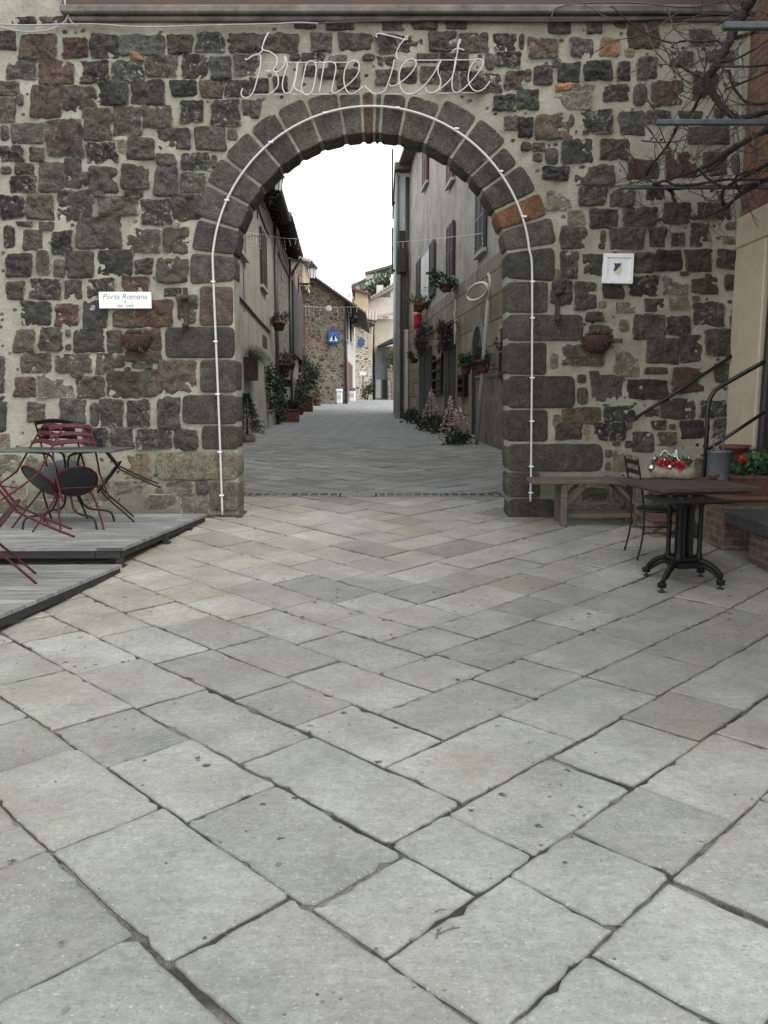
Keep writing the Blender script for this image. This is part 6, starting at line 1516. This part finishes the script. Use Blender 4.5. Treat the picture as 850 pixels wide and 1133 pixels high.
# lamps
def lantern(t,c,s):
    mb=MB(); mb.lathe([(.10*s,0),(.17*s,.36*s)],c,6,smooth=False); part(mb,'glass',M['lampglass'],t)
    mb=MB(); mb.lathe([(.24*s,.362*s),(.22*s,.40*s),(.10*s,.54*s),(.03*s,.6*s),(.04*s,.64*s),(0,.68*s)],c,6,smooth=False); mb.lathe([(0,-.09*s),(.05*s,-.06*s),(.11*s,-.003*s)],c,6,smooth=False)
    for k in range(6):
        a=2*math.pi*k/6; mb.tube([c+Vector((.105*s*math.cos(a),.105*s*math.sin(a),0)),c+Vector((.178*s*math.cos(a),.178*s*math.sin(a),.36*s))],.012*s,5)
    part(mb,'lamp_cap',M['iron'],t)
def lamp(px,py,Y,s,wall,label):
    c=onY(px,py,Y); t=thing('street_lamp',label,'street lamp',c,(0,0,0),'wall lanterns along the street'); lantern(t,c,s)
    w=Vector(wall) if not callable(wall) else wall(c)
    mb=MB(); mb.tube([c+Vector((0,0,-.08*s)),c+Vector((0,0,-.22*s))],.03*s,6); mb.tube([c+Vector((0,0,-.2*s)),Vector((w.x,w.y,c.z-.2*s))],.035*s,6)
    m_=c.lerp(Vector((w.x,w.y,c.z)),.55)-Vector((0,0,.38*s))
    mb.tube([m_+Vector((math.copysign(1,w.x-c.x)*-.18*s*math.cos(R(a))*(1-a/900),0,.16*s*math.sin(R(a))*(1-a/900))) for a in range(0,560,25)],.02*s,5)
    mb.beam(Vector((w.x,w.y,c.z-.8*s)),Vector((w.x,w.y,c.z+.05*s)),.06*s,.05*s); part(mb,'bracket',M['iron'],t)
lamp(307,211,24.6,1.0,lambda c:FL.P(c.y,0,.0),'lantern on a scrolled bracket high on the left plaster house')
lamp(345.5,308,47,1.5,lambda c:FL.P(c.y,0,.0),'large lantern standing out from the narrow ochre house')
lamp(394.3,352,65,1.6,lambda c:FS.P(c.y,0,.0),'white globe lantern under the corner house eave')
# string lights across the street
def lights(pts3,label,drops,dl,r=.012,sag=.1):
    t=thing('string_lights',label,'string lights',pts3[0],(0,0,0),'string lights across the street')
    Q=catmull(pts3,10); mb=MB(); mb.tube(Q,r,6); part(mb,'cable',M['rope'],t); mb=MB(); r5=random.Random(int(pts3[0].y*10)); L=len(Q)
    for i in range(drops):
        q=Q[min(L-1,int(L*(i+.5)/drops))]; ln=r5.uniform(.3,1)*dl; e=q+Vector((r5.gauss(0,.03),r5.gauss(0,.03),-ln)); mb.tube([q,e],r*.35,4)
        for k in range(3): mb.sphere(q.lerp(e,(k+1)/3),r*1.9,6)
    part(mb,'light_drops',M['bulb'],t)
def fl(px,py,o=.05): return FL.pt(px,py,o)
lights([fl(262,257),fl(275,257.5),fl(290,259.5),onY(310,263,31)+Vector((0,0,0)),onY(333,264.5,33)],'string of small white lights along the upper left facades',16,.5,.009)
lights([fl(308,266),fl(312,275),fl(318,284)],'short white light cluster beside the left downpipe',8,.6,.01)
lights([onY(434,268,36.4),onY(450,267,33),fpt(478,264.5,.3),fpt(510,261,.2),fpt(535,258,.1)],'string of small white lights along the upper right facade',12,.4,.008)
lights([onY(326,335,47),onY(336,338.5,50),onY(360,340,53),onY(395,339.5,53),onY(425,338,51),onY(438.5,334,46.2)],'icicle light string hanging across the far street',24,.8,.010)
# ---- right hand far house with pilaster
x0=onY(437.8,440,36.5).x; YP=FR.at(452.3,443)[0]+.05
h=thing('pilaster_house','pale mint house with grey pilasters past the brown block house','house',(1.5,YP,gz(YP)))
XQ=lambda px:onY(px,440,YP).x
mb=MB(); mb.box((XQ(437.5),YP,4.5),(4.5,YP+9,11.2)); part(mb,'upper_wall',M['pl_mint'],h)
mb=MB(); mb.box((XQ(437.8),YP+.02,0),(4.5,YP+9,4.498)); part(mb,'lower_wall',M['pl_grey'],h)
mb=MB(); mb.box((XQ(437.6),YP-.18,gz(YP)-.05),(XQ(442.6),YP+.019,6.9)); part(mb,'pilaster',M['pl_grey'],h)
mb=MB(); mb.box((XQ(447.8),YP-.12,gz(YP)-.05),(XQ(451.5),YP+.019,4.6)); part(mb,'pilaster',M['pl_pale'],h)
mb=MB(); mb.box((XQ(446.2),YP-.10,4.62),(XQ(452),YP-.002,7.2)); part(mb,'shutter',M['shutter_red'],h)
mb=MB(); mb.box((XQ(442.9),YP-.1,gz(YP)),(XQ(445.6),YP-.004,7.4)); part(mb,'dark_strip',M['doordark'],h)  # raised dark strip added where a dark downpipe line runs, no recess
mb=MB(); mb.prism([(XQ(441.5),YP-.5,7.0),(XQ(441.5),YP-.003,8.8),(XQ(441.5),YP-.003,7.0)],(.28,0,0)); part(mb,'bracket',M['eave'],h)
mb=MB(); mb.tube([(XQ(439.5),YP-.08,6.95),(XQ(439.5),YP-.08,11.1)],.06,8); part(mb,'downpipe',simple('green_pipe',(.14,.22,.21),.5,.2,8,.1),h)
mb=MB(); mb.box((XQ(436),YP-.5,11.22),(4.5,YP+9,11.5)); part(mb,'roof',M['rooftile'],h)
for (pa,pb) in ((168,228),(254,303)):
    za=onY(435,pb,YP+2).z; zb_=onY(435,pa,YP+2).z; mb=MB(); mb.box((XQ(437.5)-.13,YP+1.5,za),(XQ(437.5)-.09,YP+2.1,zb_)); 
    for k in range(18): zq=za+(zb_-za)*(k+.2)/18; mb.box((XQ(437.5)-.16,YP+1.56,zq),(XQ(437.5)-.131,YP+2.04,zq+(zb_-za)/30))
    mb.box((XQ(437.5)-.09,YP+2.0,za+.1),(XQ(437.5)-.0,YP+2.04,za+.2)); part(mb,'open_shutter',M['shutter'],h)
# ================================================================== SKY, LIGHT, CAMERA
sc=bpy.context.scene
w=bpy.data.worlds.new('World'); sc.world=w; w.use_nodes=True; nt=w.node_tree
bg=nt.nodes['Background']; sky=nt.nodes.new('ShaderNodeTexSky'); sky.sky_type='NISHITA'; sky.sun_disc=False
EL,AZ=R(54),R(128)     # overcast midday, the veiled sun off to the right and a little behind
sky.sun_elevation=EL; sky.sun_rotation=AZ; sky.air_density=2.0; sky.dust_density=.6; sky.ozone_density=1.0
hs=nt.nodes.new('ShaderNodeHueSaturation'); hs.inputs['Saturation'].default_value=.10
nt.links.new(sky.outputs[0],hs.inputs['Color']); nt.links.new(hs.outputs[0],bg.inputs['Color']); bg.inputs['Strength'].default_value=.15
sd=bpy.data.lights.new('sun','SUN'); sd.energy=.85; sd.angle=R(22); sd.color=(1,.97,.93)
so=bpy.data.objects.new('sun',sd); C.objects.link(so)
d=Vector((math.sin(AZ)*math.cos(EL),math.cos(AZ)*math.cos(EL),math.sin(EL))); so.rotation_euler=d.to_track_quat('Z','Y').to_euler(); so.location=d*40
cd=bpy.data.cameras.new('camera'); cam=bpy.data.objects.new('camera',cd); C.objects.link(cam); sc.camera=cam
cd.sensor_fit='VERTICAL'; cd.sensor_height=36; cd.lens=36*F/1133; cd.clip_start=.05; cd.clip_end=2000
cam.location=EYE; cam.rotation_euler=(R(90)-PITCH,0,0)
sc.view_settings.view_transform='Standard'; sc.view_settings.look='None'; sc.view_settings.gamma=1; sc.view_settings.use_curve_mapping=False
sc.view_settings.exposure=1.22
sc.render.engine='CYCLES'
try: sc.cycles.use_denoising=True
except Exception: pass
